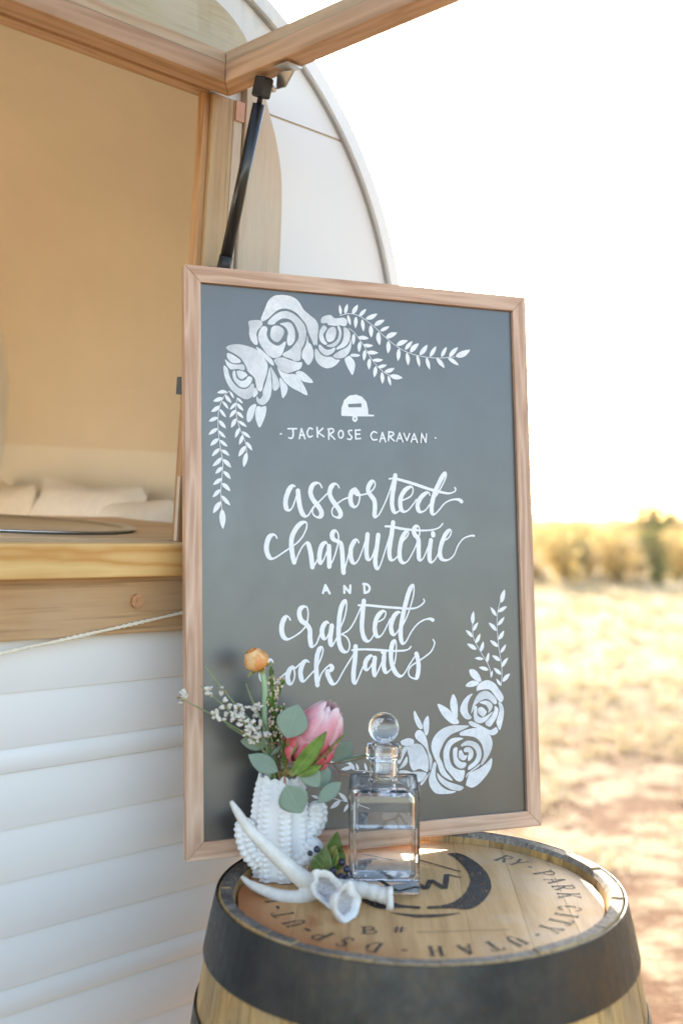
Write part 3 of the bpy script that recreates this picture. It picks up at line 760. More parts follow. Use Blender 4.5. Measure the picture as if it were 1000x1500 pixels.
def end_x(z):
    """right outline of the side"""
    if z >= CZ_:
        return CX + sqrt(max(0, (CR - .024) ** 2 - (z - CZ_) ** 2))
    return CX + CR - .024 - 0.05 * ((CZ_ - z) / 1.1) ** 1.5


def outline(r_in):
    """closed right half outline from lower right up over the arc to the left end"""
    R = CR - r_in
    low = [(CX + R - 0.05 * ((CZ_ - z) / 1.1) ** 1.5, z) for z in (-.85, -.6, -.35, -.1, .1, .177)]
    top = arc_pts(R, 0, 90)
    lf = [(2 * LEFT / 2 - CX * 0 - (x - CX) * 1.0 + 0.0, z) for x, z in reversed(arc_pts(R, 0, 90))]
    LX = LEFT + 0.0
    lf = [(LX + CR - (x - CX), z) for x, z in reversed(arc_pts(R, 0, 90))]
    return low + top + lf + [(LX + CR - R, -.85)]


xz = lambda a, b, t: (a, t, b)
# siding boards below the apron, each lapped over the next
edges = [-0.117, -0.195, -0.276, -0.312, -0.395, -0.474, -0.556, -0.634, -0.674, -0.755, -0.835]
for i in range(len(edges) - 1):
    z1, z0 = edges[i] - (0.0012 if edges[i] in (-0.312, -0.674) else 0.0), edges[i + 1]
    mb = MB()
    seam = z0 in (-0.312, -0.674)
    hh = z1 - z0
    prof = [(0.02, z1), (-.0012, z1)]
    for k in range(1, 24):                            # gently bowed face that turns under towards its lower edge
        s = k / 24
        prof.append((-.0012 - .0050 * sin(pi * .80 * s), z1 - hh * s))
    prof += [(-.0012 - .0050 * sin(pi * .8), z0), (0.02, z0)]
    b = len(mb.v)
    mb.prism(prof, lambda a, c, t: (t, a, c), LEFT + .06, end_x((z0 + z1) / 2) - .005)
    mb.build('siding_board', M_WHITE, trailer)
mb = MB()
for z in (-0.312, -0.674):
    mb.box((LEFT + .1, 0.004, z - .004), (.40, 0.0195, z + .003))
mb.build('siding_seam', M_SEAM, trailer)

# smooth white panels round the opening
SEAM_Z = 0.752
a_s = math.degrees(math.asin((SEAM_Z - CZ_) / (CR - .024)))
up = arc_pts(CR - .024, a_s, 90)
upL = [(LEFT + CR - (x - CX), z) for x, z in reversed(up)]
MB().prism(up + upL, xz, 0.0, 0.028).build('upper_panel', M_WHITE, trailer)
a_l = math.degrees(math.asin((SEAM_Z - .004 - CZ_) / (CR - .024)))
right = [(end_x(-.117), -.1165), (end_x(0), 0), (end_x(.15), .15)] + arc_pts(CR - .024, 0, a_l) + [(.09, SEAM_Z - .004), (.09, -.1165)]
MB().prism(right, xz, 0.0, 0.028).build('side_panel', M_WHITE, trailer)
leftp = [(-1.05, -.1165), (-1.05, SEAM_Z - .004), (LEFT + CR - .2, SEAM_Z - .004), (LEFT + .16, .5), (LEFT + .06, .287), (LEFT + .06, -.1165)]
MB().prism(leftp, xz, 0.0, 0.028).build('side_panel', M_WHITE, trailer)
MB().box((.1, .003, SEAM_Z - .0042), (end_x(SEAM_Z), .026, SEAM_Z + .0001)).build('panel_seam', M_SEAM, trailer)

# roof edge trim and gasket following the outline
ring_o, ring_i, ring_g = outline(0), outline(.024), outline(.0268)


def band(outer, inner, y0, y1, name, mat):
    mb = MB()
    n = len(outer)
    for i in range(n - 1):
        a, b_, c, d = outer[i], outer[i + 1], inner[i + 1], inner[i]
        mb.hexa([(d[0], y0, d[1]), (a[0], y0, a[1]), (a[0], y1, a[1]), (d[0], y1, d[1]),
                 (c[0], y0, c[1]), (b_[0], y0, b_[1]), (b_[0], y1, b_[1]), (c[0], y1, c[1])])
    me = mb.mesh(name)
    bm = bmesh.new()
    bm.from_mesh(me)
    bmesh.ops.remove_doubles(bm, verts=bm.verts, dist=1e-5)
    bm.to_mesh(me)
    bm.free()
    return link(name, me, mat, trailer)


band(ring_o, ring_i, -.014, .03, 'edge_trim', M_TRIM)
band(ring_i, ring_g, -.006, -.0005, 'edge_gasket', M_GASKET)

# roof skin, far wall, floor, end liner
DEP = 1.47
roof_o, roof_i = outline(0.001), outline(0.02)


def roof_piece(name, pts_o, pts_i, y0, y1):
    mb = MB()
    for i in range(len(pts_o) - 1):
        a, b_, c, d = pts_o[i], pts_o[i + 1], pts_i[i + 1], pts_i[i]
        mb.hexa([(d[0], y0, d[1]), (a[0], y0, a[1]), (a[0], y1, a[1]), (d[0], y1, d[1]),
                 (c[0], y0, c[1]), (b_[0], y0, b_[1]), (b_[0], y1, b_[1]), (c[0], y1, c[1])])
    return mb.build(name, M_WHITE, trailer)


flat_i = max(i for i, p in enumerate(roof_o) if abs(p[0] - CX) < 1e-3 or p[0] > CX)
roof_piece('roof_end', roof_o[:flat_i + 1], roof_i[:flat_i + 1], .031, DEP)
roof_piece('roof_end', roof_o[flat_i + 1:], roof_i[flat_i + 1:], .031, DEP)
zt = CZ_ + CR - .001
xl, xr = roof_o[flat_i + 1][0] + .0005, roof_o[flat_i][0] - .0005
mb = MB()
mb.box((xl, .031, zt - .019), (xr, DEP, zt))
mb.build('roof', M_WHITE, trailer)
fw = outline(.022)


def clip(poly, ax_, val, keep_more):
    out = []
    for p, q_ in zip(poly, poly[1:] + poly[:1]):
        ip, iq = (p[ax_] >= val) == keep_more, (q_[ax_] >= val) == keep_more
        if ip:
            out.append(p)
        if ip != iq:
            s = (val - p[ax_]) / (q_[ax_] - p[ax_])
            out.append(tuple(p[k] + s * (q_[k] - p[k]) for k in (0, 1)))
    return out


# unseen door opening added to the far wall to let daylight brighten the interior
D0, D1, DT = -1.62, -.55, .72
MB().prism(clip(fw, 0, D1, True), xz, DEP - .03, DEP - .001).build('far_wall', M_CREAM, trailer)
MB().prism(clip(fw, 0, D0, False), xz, DEP - .03, DEP - .001).build('far_wall', M_CREAM, trailer)
MB().prism(clip(clip(clip(fw, 0, D1 - .0005, False), 0, D0 + .0005, True), 1, DT, True), xz, DEP - .03, DEP - .001).build('far_wall', M_CREAM, trailer)
MB().box((LEFT + .05, .03, -.87), (.47, DEP - .03, -.85)).build('floor', W_TOP_X, trailer)
li_o, li_i = outline(.024), outline(.034)
n_up = [i for i, p in enumerate(li_o) if p[0] >= CX - 1e-3]
lower = [i for i in n_up if li_o[i][1] <= .178]
upper = [lower[-1]] + [i for i in n_up if li_o[i][1] > .178]
for nm, ids, mat in (('end_liner', upper, M_TAN_WALL), ('end_liner_lower', lower, M_LINER2)):
    mb = MB()
    for i, j in zip(ids[:-1], ids[1:]):
        a, b_, c, d = li_o[i], li_o[j], li_i[j], li_i[i]
        if nm == 'end_liner_lower':
            c, d = (c[0] - .004, c[1]), (d[0] - .004, d[1])
        mb.hexa([(d[0], .0285, d[1]), (a[0], .0285, a[1]), (a[0], DEP - .0305, a[1]), (d[0], DEP - .0305, d[1]),
                 (c[0], .0285, c[1]), (b_[0], .0285, b_[1]), (b_[0], DEP - .0305, b_[1]), (c[0], DEP - .0305, c[1])])
    mb.build(nm, mat, trailer, smooth=False)
for p in (-.02, .0):
    pass
MB().box((LEFT + .1, .0285, CZ_ + CR - .0335), (CX - .001, DEP - .031, CZ_ + CR - .022)).build('ceiling_liner', M_TAN_WALL, trailer)
MB().box((.05, .64, -.849), (.50, DEP - .031, -.30)).build('bench', M_CREAM, trailer)
bevel(MB().box((.06, .65, -.2995), (.50, DEP - .035, -.20)).build('bench_cushion', M_CREAM, trailer), .03, 4)

# posts, jamb and wooden surround with its rounded upper corner
bevel(MB().box((.033, -.012, .026), (.076, .0135, .748)).build('post', W_POST, trailer), .0015)
bevel(MB().box((.0765, -.0125, .026), (.0955, .0, .748)).build('post_strip', W_PALE_Z, trailer), .0015)
bevel(MB().box((.0215, -.004, .026), (.0327, .0135, .748)).build('jamb', W_CEDAR_Z, trailer), .001)
bevel(MB().box((-1.06, -.004, .026), (-1.0, .05, .748)).build('jamb', W_CEDAR_Z, trailer), .001)
sur = [(.0985, -.0255), (.194, -.0255), (.194, .45), (.1915, .56), (.186, .64), (.172, .695), (.15, .745), (.125, .795), (.098, .84), (.062, .872), (.012, .893), (-.06, .91), (-.2, .92),
       (-1.1, .92), (-1.1, .77), (.0985, .77)]
sur_s = sur[:2] + spline(sur[2:13], 4) + sur[13:]
bevel(MB().prism(clip(sur_s, 1, .7998, False), xz, -.017, -.0005).build('surround_board', W_PALE_Z, trailer), .002)
bevel(MB().prism(clip(sur_s, 1, .8002, True), xz, -.017, -.0005).build('surround_board', W_PALE_X, trailer), .002)
bevel(MB().box((-1.0, -.002, .7485), (.0325, .028, .76)).build('header', W_CEDAR_X, trailer), .001)
mb = MB()
mb.box((.0775, -.0160, .715), (.0965, -.0128, .7475))
bevel(mb.build('corner_block', flat('red_cedar', (.52, .27, .18), .6, vary=.15, nscale=30), trailer), .001)

# counter, apron, peg, sink
mb = MB()
CW = .235
SX, SY = -.10, .345


def counter_top():
    me = MB()
    ring = [(SX + (CW - .012) * cos(2 * pi * k / 48), SY + (CW - .012) * sin(2 * pi * k / 48)) for k in range(48)]
    x0, x1, y0, y1 = -1.25, .44, -.05, .63
    sq = []
    for k in range(48):
        a = 2 * pi * k / 48
        dx, dy = cos(a), sin(a)
        t = min(((x1 if dx > 0 else x0) - SX) / dx if abs(dx) > 1e-6 else 9e9, ((y1 if dy > 0 else y0) - SY) / dy if abs(dy) > 1e-6 else 9e9)
        sq.append((SX + t * dx, SY + t * dy))
    b = len(me.v)
    me.v += [(p[0], p[1], .025) for p in ring] + [(p[0], p[1], .025) for p in sq] + [(p[0], p[1], .004) for p in ring] + [(p[0], p[1], .004) for p in sq]
    for k in range(48):
        l = (k + 1) % 48
        me.face([k, k + 48, l + 48, l])
        me.face([k + 96, l + 96, l + 144, k + 144])
        me.face([k, l, l + 96, k + 96])
        me.face([k + 48, k + 144, l + 144, l + 48])
    return me


# the inside part keeps behind the posts: cut at the wall line
top = MB()
top.box((-1.0, -.03, .003), (.0205, .029, .0245)).build('counter_sill', W_TOP_X, trailer)
ctop = counter_top()
ctop.v = [(x, max(y, .0295), z) for x, y, z in ctop.v]
ctop.build('countertop', W_TOP_X, trailer)
bevel(MB().box((-1.25, -.052, -.0255), (.012, -.0305, .0255)).build('counter_edge', W_PINE_X, trailer), .003, 3)
bevel(MB().box((-1.3, -.022, -.1165), (.5, -.0007, -.026)).build('apron_board', W_BROWN_X, trailer), .002)
MB().prism([(-.068 + .0105 * cos(2 * pi * k / 20), -.066 + .0105 * sin(2 * pi * k / 20)) for k in range(20)], xz, -.0285, -.021).build(
    'peg', flat('peg_wood', (.5, .25, .12), .6, vary=.3, nscale=200), trailer)
M_STEEL = flat('brushed_steel', (.46, .48, .52), .3, 1.0, vary=.08, nscale=20)
mb = MB()
mb.lathe([(CW - .006, .0262), (CW, .0295), (CW - .004, .0315), (CW - .02, .0310), (CW - .028, .024), (CW - .036, -.02), (CW - .05, -.1), (.10, -.135), (0.0001, -.14)], (SX, SY, 0), 64)
sink = mb.build('sink', M_STEEL, trailer, True)
MB().lathe([(.03, -.139), (.03, -.1365), (.02, -.135), (.0001, -.136)], (SX, SY, 0), 24).build('drain', M_GASKET, sink, True)
MB().box((.010, -.004, .262), (.0212, .010, .290)).build('latch', flat('black_plastic', (.015, .015, .016), .4), trailer)
MB().box((.0185, -.0035, .0255), (.0212, .004, .13)).build('stop_strip', W_PALE_Z, trailer)

# hatch, hinged over the opening and held open by a gas strut
hatch = empty('hatch', parent=trailer)
HT = radians(4.5)
hatch.location = (0, -.019, .746)
hatch.rotation_euler = (-HT, 0, 0)
HX0, HX1, HL, RW, RH = -1.03, .057, .74, .042, .030


def rail(name, poly, z0, z1, mat):
    return bevel(MB().prism(poly, lambda a, b_, t: (a, -b_, t), z0, z1).build(name, mat, hatch), .0015)


for nm, lo, hi, inset, wd in (('rail', 0, RH, 0, RW), ('bead', RH + .003, RH + .022, .006, RW - .012)):
    x0, x1, y0, y1 = HX0 + inset, HX1 - inset, inset, HL - inset
    rail(nm, [(x0, y0), (x1, y0), (x1 - wd, y0 + wd), (x0 + wd, y0 + wd)], lo, hi, W_CEDAR_X)
    rail(nm, [(x1 + .0002, y0 + .0003), (x1 + .0002, y1 - .0003), (x1 - wd + .0002, y1 - wd - .0003), (x1 - wd + .0002, y0 + wd + .0003)], lo, hi, W_CEDAR_Y)
    rail(nm, [(x1, y1), (x0, y1), (x0 + wd, y1 - wd), (x1 - wd, y1 - wd)], lo, hi, W_CEDAR_X)
    rail(nm, [(x0 - .0002, y1 - .0003), (x0 - .0002, y0 + .0003), (x0 + wd - .0002, y0 + wd + .0003), (x0 + wd - .0002, y1 - wd - .0003)], lo, hi, W_CEDAR_Y)
MB().box((HX0 + .03, -HL + .03, RH + .0005), (HX1 - .03, -.03, RH + .0026)).build('pane', panemat('hatch_pane'), hatch)

M_BLK = flat('strut_black', (.012, .012, .013), .28, coat=.3)
M_BLKP = flat('strut_plastic', (.014, .014, .015), .5)
M_ZINC = flat('zinc_bracket', (.6, .6, .58), .3, 1.0, vary=.1)
strut = empty('strut', parent=trailer)
pa, pb = Vector((.047, -.043, .455)), Vector((.036, -.128, .741))
ax = (pb - pa).normalized()
ln = (pb - pa).length
seg = lambda a, b_: [pa + ax * (ln * a), pa + ax * (ln * b_)]
MB().tube(seg(.07, .895), .0098, 20).build('tube', M_BLK, strut, True)
MB().tube(seg(.0, .105), .0108, 20).build('lower_end', M_BLKP, strut, True)
MB().tube(seg(.892, .96), .0042, 12).build('rod', M_BLKP, strut, True)
e0, e1 = pa + ax * ln * .925, pa + ax * ln * 1.03
mb = MB()
s1 = Vector((1, 0, 0)) - ax * ax.x
s1.normalize()
s2 = ax.cross(s1)
w = .0115
mb.hexa([tuple(e0 + s1 * a * w + s2 * b_ * w) for a, b_ in ((-1, -1), (1, -1), (1, 1), (-1, 1))] + [tuple(e1 + s1 * a * w + s2 * b_ * w) for a, b_ in ((-1, -1), (1, -1), (1, 1), (-1, 1))])
bevel(mb.build('ball_socket', M_BLKP, strut), .004, 3)
mb = MB()
ctr = pa + ax * ln * .985
mb.tube([ctr + Vector((.008, 0, 0)), ctr + Vector((.022, -.004, .0))], .0045, 10)
mb.ball(tuple(ctr + Vector((.0165, -.003, 0))), .006, 10, 6)
mb.hexa([(.056, -.135, .736), (.0585, -.135, .736), (.0585, -.155, .736), (.056, -.155, .736), (.045, -.148, .7535), (.050, -.148, .7535), (.050, -.185, .7565), (.045, -.185, .7565)])
mb.box((.022, -.196, .7535), (.052, -.166, .7560))
mb.build('bracket', M_ZINC, strut)
mb = MB()
mb.tube([pa + Vector((0, .004, .012)), pa + Vector((0, .03, .012))], .006, 10)
mb.build('stud', M_ZINC, strut)

# wheels and frame under the body
mb = MB()
mb.box((LEFT + .2, .12, -.93), (.35, .2, -.871)).box((LEFT + .2, 1.25, -.93), (.35, 1.33, -.871)).box((-.85, .2, -.93), (-.77, 1.25, -.872))
mb.build('chassis', M_GASKET, trailer)
for yy in (.0, 1.27):
    wh = empty('wheel', parent=trailer)
    cxw, czw, rr = -.81, -1.02, .31
    mb = MB()
    prof = [(rr * .66, -.08), (rr * .92, -.085), (rr, -.06), (rr * 1.005, 0), (rr, .06), (rr * .92, .085), (rr * .66, .08)]
    for r, t in prof:
        for k in range(36):
            a = 2 * pi * k / 36
            mb.v.append((cxw + r * cos(a), yy + .1 + t, czw + r * sin(a)))
    for i in range(len(prof)):
        j = (i + 1) % len(prof)
        for k in range(36):
            l = (k + 1) % 36
            mb.face([i * 36 + k, i * 36 + l, j * 36 + l, j * 36 + k])
    mb.build('tyre', flat('rubber', (.02, .02, .02), .8), wh, True)
    MB().prism([(cxw + .204 * cos(2 * pi * k / 32), czw + .204 * sin(2 * pi * k / 32)) for k in range(32)], xz, yy + .04, yy + .16).build('rim', M_TRIM, wh)

# pillows standing on the bench
def pillow(c, w, h, d, rx, rz, label, mat):
    mb = MB()
    n = 15
    def pt(side):
        def f(i, j):
            u, v = -1 + 2 * i / (n - 1), -1 + 2 * j / (n - 1)
            e = (1 - abs(u) ** 2.6) ** .55 * (1 - abs(v) ** 2.6) ** .55
            pin = 1 - .10 * (1 - abs(u * v)) * max(abs(u), abs(v)) ** 4
            wr = 1 + .10 * noise.noise((u * 2 + c[0] * 7, v * 2, side))
            return (u * w / 2 * pin, side * d / 2 * e * wr, v * h / 2 * pin)
        return f
    mb.grid(n, n, pt(1)).grid(n, n, pt(-1))
    o = mb.build('pillow', mat, None, True)
    R = TM.to_3x3().to_4x4() @ Matrix.Rotation(rz, 4, 'Z') @ Matrix.Rotation(rx, 4, 'X')
    o.matrix_world = Matrix.Translation(TM @ Vector(c)) @ R
    return tag(o, label, 'pillow', 'pillows on the trailer bench')


M_LINEN = flat('cream_linen', (.72, .64, .52), .9, vary=.05, nscale=60, bump=.3, bscale=300, bdist=.0006)
M_LINEN2 = flat('white_linen', (.76, .72, .66), .9, vary=.05, nscale=60, bump=.3, bscale=300, bdist=.0006)
pillow((.36, 1.17, -.085), .40, .34, .15, radians(12), radians(75), 'pinkish cream pillow in the trailer, standing by the far side wall', M_LINEN)
pillow((.37, .84, -.077), .40, .36, .15, radians(16), radians(95), 'cream pillow in the trailer, the middle one on the bench', M_LINEN2)
pillow((.38, .49 + .17, -.092), .36, .34, .14, radians(10), radians(84), 'cream pillow in the trailer, tucked behind the hatch post', M_LINEN2)

# cord strung across the apron
mb = MB()
n = 120
for st in (0, 1):
    pts = []
    for k in range(n + 1):
        s = k / n
        x = -1.0 + s * 1.3
        z = -.115 + (x + .29) * .125 - .012 * sin(pi * s) - .004
        a = x * 900 + st * pi
        pts.append(TM @ Vector((x, -.0268 + .0016 * cos(a) - (.012 * smoothstep(-.05, .3, x)), z + .0016 * sin(a))))
    mb.tube(pts, .0021, 6)
tag(mb.build('cord', flat('cotton_cord', (.74, .68, .54), .9, vary=.1, nscale=300), None, True), 'cream cotton cord strung slanting across the apron board under the counter', 'cord')
# ------------------------------------------------------------------ whiskey barrel
BX, BY, BZ = 0.11, 1.6, 0.9
HEAD_Z = 0.884
barrel = empty('barrel', (BX, BY, 0))
tag(barrel, 'oak whiskey barrel with dark iron hoops carrying the chalkboard sign', 'barrel')
W_STAVE = wood('stave_oak', (0.62, 0.385, 0.145), (0.36, 0.19, 0.055), 'Z', rings=60, contrast=.7, var=.22, grey=(.40, .28, .15), rough=.6, fw=.7, fine=300, streak=(.10, .065, .035))


def head_mat():
    t = NT('head_oak')
    b = t.bsdf(Roughness=.55)
    v = t.coord((1, .055, 1))
    n1 = t.noise(v, 55, 3, .5, .4)
    fib = t.noise(v, 420, 5, .6)
    f = t.math('ADD', t.math('MULTIPLY', n1, .6), t.math('MULTIPLY', fib, .4))
    col = t.ramp(f, [(.3, (.68, .425, .20)), (.5, (.58, .335, .14)), (.72, (.43, .22, .08))])
    # weathered grey bloom
    obj = t.coord(rand=False)
    sep = t.n('ShaderNodeSeparateXYZ')
    t.l(obj, sep.inputs[0])
    bl = t.noise(obj, 9, 5, .6)
    bm_ = t.math('ADD', t.math('MULTIPLY', sep.outputs['X'], 2.6), t.math('MULTIPLY', t.math('SUBTRACT', bl, .5), 2.2))
    col = t.mix(t.math('MULTIPLY', t.math('ADD', bm_, -.22, clamp=True), .75), col, (.58, .50, .39))
    # rust stain bleeding from the croze on one side
    rad = t.n('ShaderNodeVectorMath', operation='LENGTH')
    flatv = t.n('ShaderNodeCombineXYZ')
    t.l(sep.outputs['X'], flatv.inputs[0])
    t.l(sep.outputs['Y'], flatv.inputs[1])
    t.l(flatv.outputs[0], rad.inputs[0])
    ring = t.math('MULTIPLY', t.math('SUBTRACT', rad.outputs['Value'], .175), 15, clamp=True)
    side = t.math('MULTIPLY', t.math('SUBTRACT', t.math('MULTIPLY', sep.outputs['X'], -1), -.01), 9, clamp=True)
    st = t.math('MULTIPLY', t.math('MULTIPLY', ring, side), t.ramp(t.noise(obj, 14, 4), [(.28, (0, 0, 0)), (.48, (1, 1, 1))]))
    drip = t.n('ShaderNodeVectorMath', operation='DISTANCE')
    mp = t.n('ShaderNodeMapping')
    mp.inputs['Scale'].default_value = (1.5, .55, 1)
    t.l(flatv.outputs[0], mp.inputs[0])
    t.l(mp.outputs[0], drip.inputs[0])
    drip.inputs[1].default_value = (-.150 * 1.5, -.108 * .55, 0)
    dd = t.math('ADD', drip.outputs['Value'], t.math('MULTIPLY', t.math('SUBTRACT', t.noise(obj, 60, 4), .5), .03))
    dm = t.math('SUBTRACT', 1.0, t.math('MULTIPLY', dd, 40), clamp=True)
    stain = t.math('MAXIMUM', st, dm)
    col = t.mix(t.math('MULTIPLY', stain, .9), col, (.40, .125, .028))
    oi = t.n('ShaderNodeObjectInfo')
    hs = t.n('ShaderNodeHueSaturation')
    vv = t.math('ADD', t.math('MULTIPLY', oi.outputs['Random'], .22), .89)
    t.l(vv, hs.inputs['Value'])
    t.l(col, hs.inputs['Color'])
    t.l(hs.outputs[0], b.inputs['Base Color'])
    t.bump(f, b, .3, .0006)
    return t.mat


def stave_r(z):
    u = (z - .45) / .45
    return .283 + .052 * (1 - abs(u) ** 2.1)


q = random.Random(5)
cuts = []
a = 0.0
while a < 2 * pi - .12:
    cuts.append(a)
    a += q.uniform(.17, .29)


def chime_mat():
    t = NT('chime_oak')
    b = t.bsdf(Roughness=.75)
    v = t.coord(rand=False)
    n1 = t.noise(v, 26, 6, .7)
    n2 = t.noise(t.coord((1, 1, .2)), 190, 5, .7)
    c_ = t.ramp(n2, [(.3, (.10, .08, .06)), (.5, (.235, .20, .165)), (.75, (.42, .39, .34))])
    sep = t.n('ShaderNodeSeparateXYZ')
    t.l(v, sep.inputs[0])
    # char and tar left where the sun has not bleached the oak
    m = t.math('ADD', t.math('ADD', t.math('MULTIPLY', sep.outputs['X'], -2.4), .12), t.math('MULTIPLY', t.math('SUBTRACT', n1, .5), 3.2), clamp=True)
    c_ = t.mix(t.math('MULTIPLY', m, .9), c_, (.035, .03, .026))
    t.l(c_, b.inputs['Base Color'])
    t.bump(t.math('ADD', n1, n2), b, .6, .002)
    return t.mat


W_CHIME = chime_mat()
for i, a0 in enumerate(cuts):
    a1 = cuts[i + 1] if i + 1 < len(cuts) else 2 * pi
    gap = .0016
    a0g, a1g = a0 + gap, a1 - gap
    mb = MB()
    zs = [.0, .06, .14, .25, .35, .45, .55, .65, .76, .84, .872, .893, .9]
    na = 5
    jit = q.uniform(-.0012, .0012)
    top_j = q.uniform(-.0015, .0010)
    rows = []
    for z in zs:
        zz = z + (top_j if z == .9 else 0)
        ro = stave_r(z) + jit * smoothstep(0, .1, z) * smoothstep(.9, .8, z) - (.0025 if z in (0, .9) else 0)
        ri = ro - .026
        if z >= .872:
            ri = {.872: .2575, .893: .262, .9: .266}[z]
        rows.append((zz, ro, ri))
    for zz, ro, ri in rows:
        for k in range(na):
            aa = a0g + (a1g - a0g) * k / (na - 1)
            mb.v.append((ro * cos(aa), ro * sin(aa), zz))
        for k in range(na):
            aa = a0g + (a1g - a0g) * k / (na - 1)
            mb.v.append((ri * cos(aa), ri * sin(aa), zz))
    nr = len(rows)
    for j in range(nr - 1):
        b0, b1 = j * 2 * na, (j + 1) * 2 * na
        for k in range(na - 1):
            mb.face([b0 + k, b0 + k + 1, b1 + k + 1, b1 + k])
            mb.face([b0 + na + k, b1 + na + k, b1 + na + k + 1, b0 + na + k + 1])
        mb.face([b0, b1, b1 + na, b0 + na])
        mb.face([b0 + na - 1, b0 + 2 * na - 1, b1 + 2 * na - 1, b1 + na - 1])
        if zs[j] >= .872:                              # inner bevel of the chime is weathered too
            for k in range(na - 1):
                mb.m[-2 - 2 * (na - 1) + 2 * k + 1] = 1 if zs[j] >= .893 else 0
    for k in range(na - 1):
        mb.face([na + k, na + k + 1, k + 1, k])
        t_ = (nr - 1) * 2 * na
        mb.cur = 1
        mb.face([t_ + k, t_ + k + 1, t_ + na + k + 1, t_ + na + k])
        mb.cur = 0
    mb.build('stave', [W_STAVE, W_CHIME], barrel)


def hoop_mat():
    t = NT('iron_hoop')
    b = t.bsdf(Roughness=.42, Metallic=.75)
    v = t.coord(rand=True)
    n1 = t.noise(v, 7, 6, .65)
    n2 = t.noise(v, 60, 5, .7)
    c = t.ramp(n1, [(.35, (.030, .030, .030)), (.55, (.055, .053, .05)), (.78, (.11, .07, .04))])
    c = t.mix(t.math('MULTIPLY', t.ramp(n2, [(.58, (0, 0, 0)), (.75, (1, 1, 1))]), .5), c, (.12, .06, .028))
    t.l(c, b.inputs['Base Color'])
    t.l(t.ramp(n2, [(.3, (.34, .34, .34)), (.8, (.6, .6, .6))]), b.inputs['Roughness'])
    t.bump(n2, b, .25, .0008)
    return t.mat


M_HOOP = hoop_mat()
for z0, z1 in ((.8985, .818), (.748, .705), (.66, .615), (.285, .24), (.195, .152), (.082, .0045)):
    mb = MB()
    hi, lo = max(z0, z1), min(z0, z1)
    prof = []
    for k in range(6):
        z = lo + (hi - lo) * k / 5
        prof.append((stave_r(z) + .0036, z))
    inner = [(r - .0022, z) for r, z in reversed(prof)]
    mb.lathe(prof + inner, seg=96, closed=True)
    hp = mb.build('hoop', M_HOOP, barrel, False)
    bevel(hp, .0007, 2, 60)
    for k, (da, f_) in enumerate(((0, .3), (0, .7))):
        aa = 1.2 + z0
        z = lo + (hi - lo) * f_
        r = stave_r(z) + .0036
        MB().ball((r * cos(aa), r * sin(aa), z), .0065, 10, 6, (.8, .8, 1)).build('rivet', M_HOOP, hp, True)

# head boards
M_HEAD = head_mat()
ang = radians(-2.4)
xs = [-.262, -.168, -.095, -.012, .062, .138, .203, .262]
RHD = .2568
headparts = []
for x0, x1 in zip(xs[:-1], xs[1:]):
    x0g, x1g = max(x0 + .00008, -RHD + .0002), min(x1 - .00008, RHD - .0002)
    poly = []
    n = 12
    for k in range(n + 1):
        x = x0g + (x1g - x0g) * k / n
        poly.append((x, -sqrt(max(RHD ** 2 - x * x, 0))))
    for k in range(n + 1):
        x = x1g + (x0g - x1g) * k / n
        poly.append((x, sqrt(max(RHD ** 2 - x * x, 0)) + .00001))
    mb = MB()
    mb.prism(poly, lambda a_, b_, t: (a_ * cos(ang) - b_ * sin(ang), a_ * sin(ang) + b_ * cos(ang), t), HEAD_Z - .02, HEAD_Z + q.uniform(-.0005, .0003))
    o = mb.build('head_board', M_HEAD, barrel)
    bevel(o, .00025, 1)

# burnt and stencilled marks on the head
def ink(name, c0, c1, rough=.7):
    t = NT(name)
    b = t.n('ShaderNodeBsdfPrincipled')
    b.inputs['Roughness'].default_value = rough
    v = t.coord(rand=False)
    t.l(t.ramp(t.noise(v, 90, 5, .7), [(.35, c0), (.75, c1)]), b.inputs['Base Color'])
    tp = t.n('ShaderNodeBsdfTransparent')
    mx = t.n('ShaderNodeMixShader')
    wear = t.noise(t.coord((1, .12, 1), rand=False), 330, 4, .7)
    t.l(t.ramp(wear, [(.36, (0.25, .25, .25)), (.5, (1, 1, 1))]), mx.inputs[0])
    t.l(tp.outputs[0], mx.inputs[1])
    t.l(b.outputs[0], mx.inputs[2])
    t.l(mx.outputs[0], t.out.inputs[0])
    return t.mat


M_INK = ink('stencil_ink', (.03, .028, .026), (.075, .065, .055))
M_INK_FADED = ink('faded_ink', (.10, .085, .075), (.2, .16, .13))


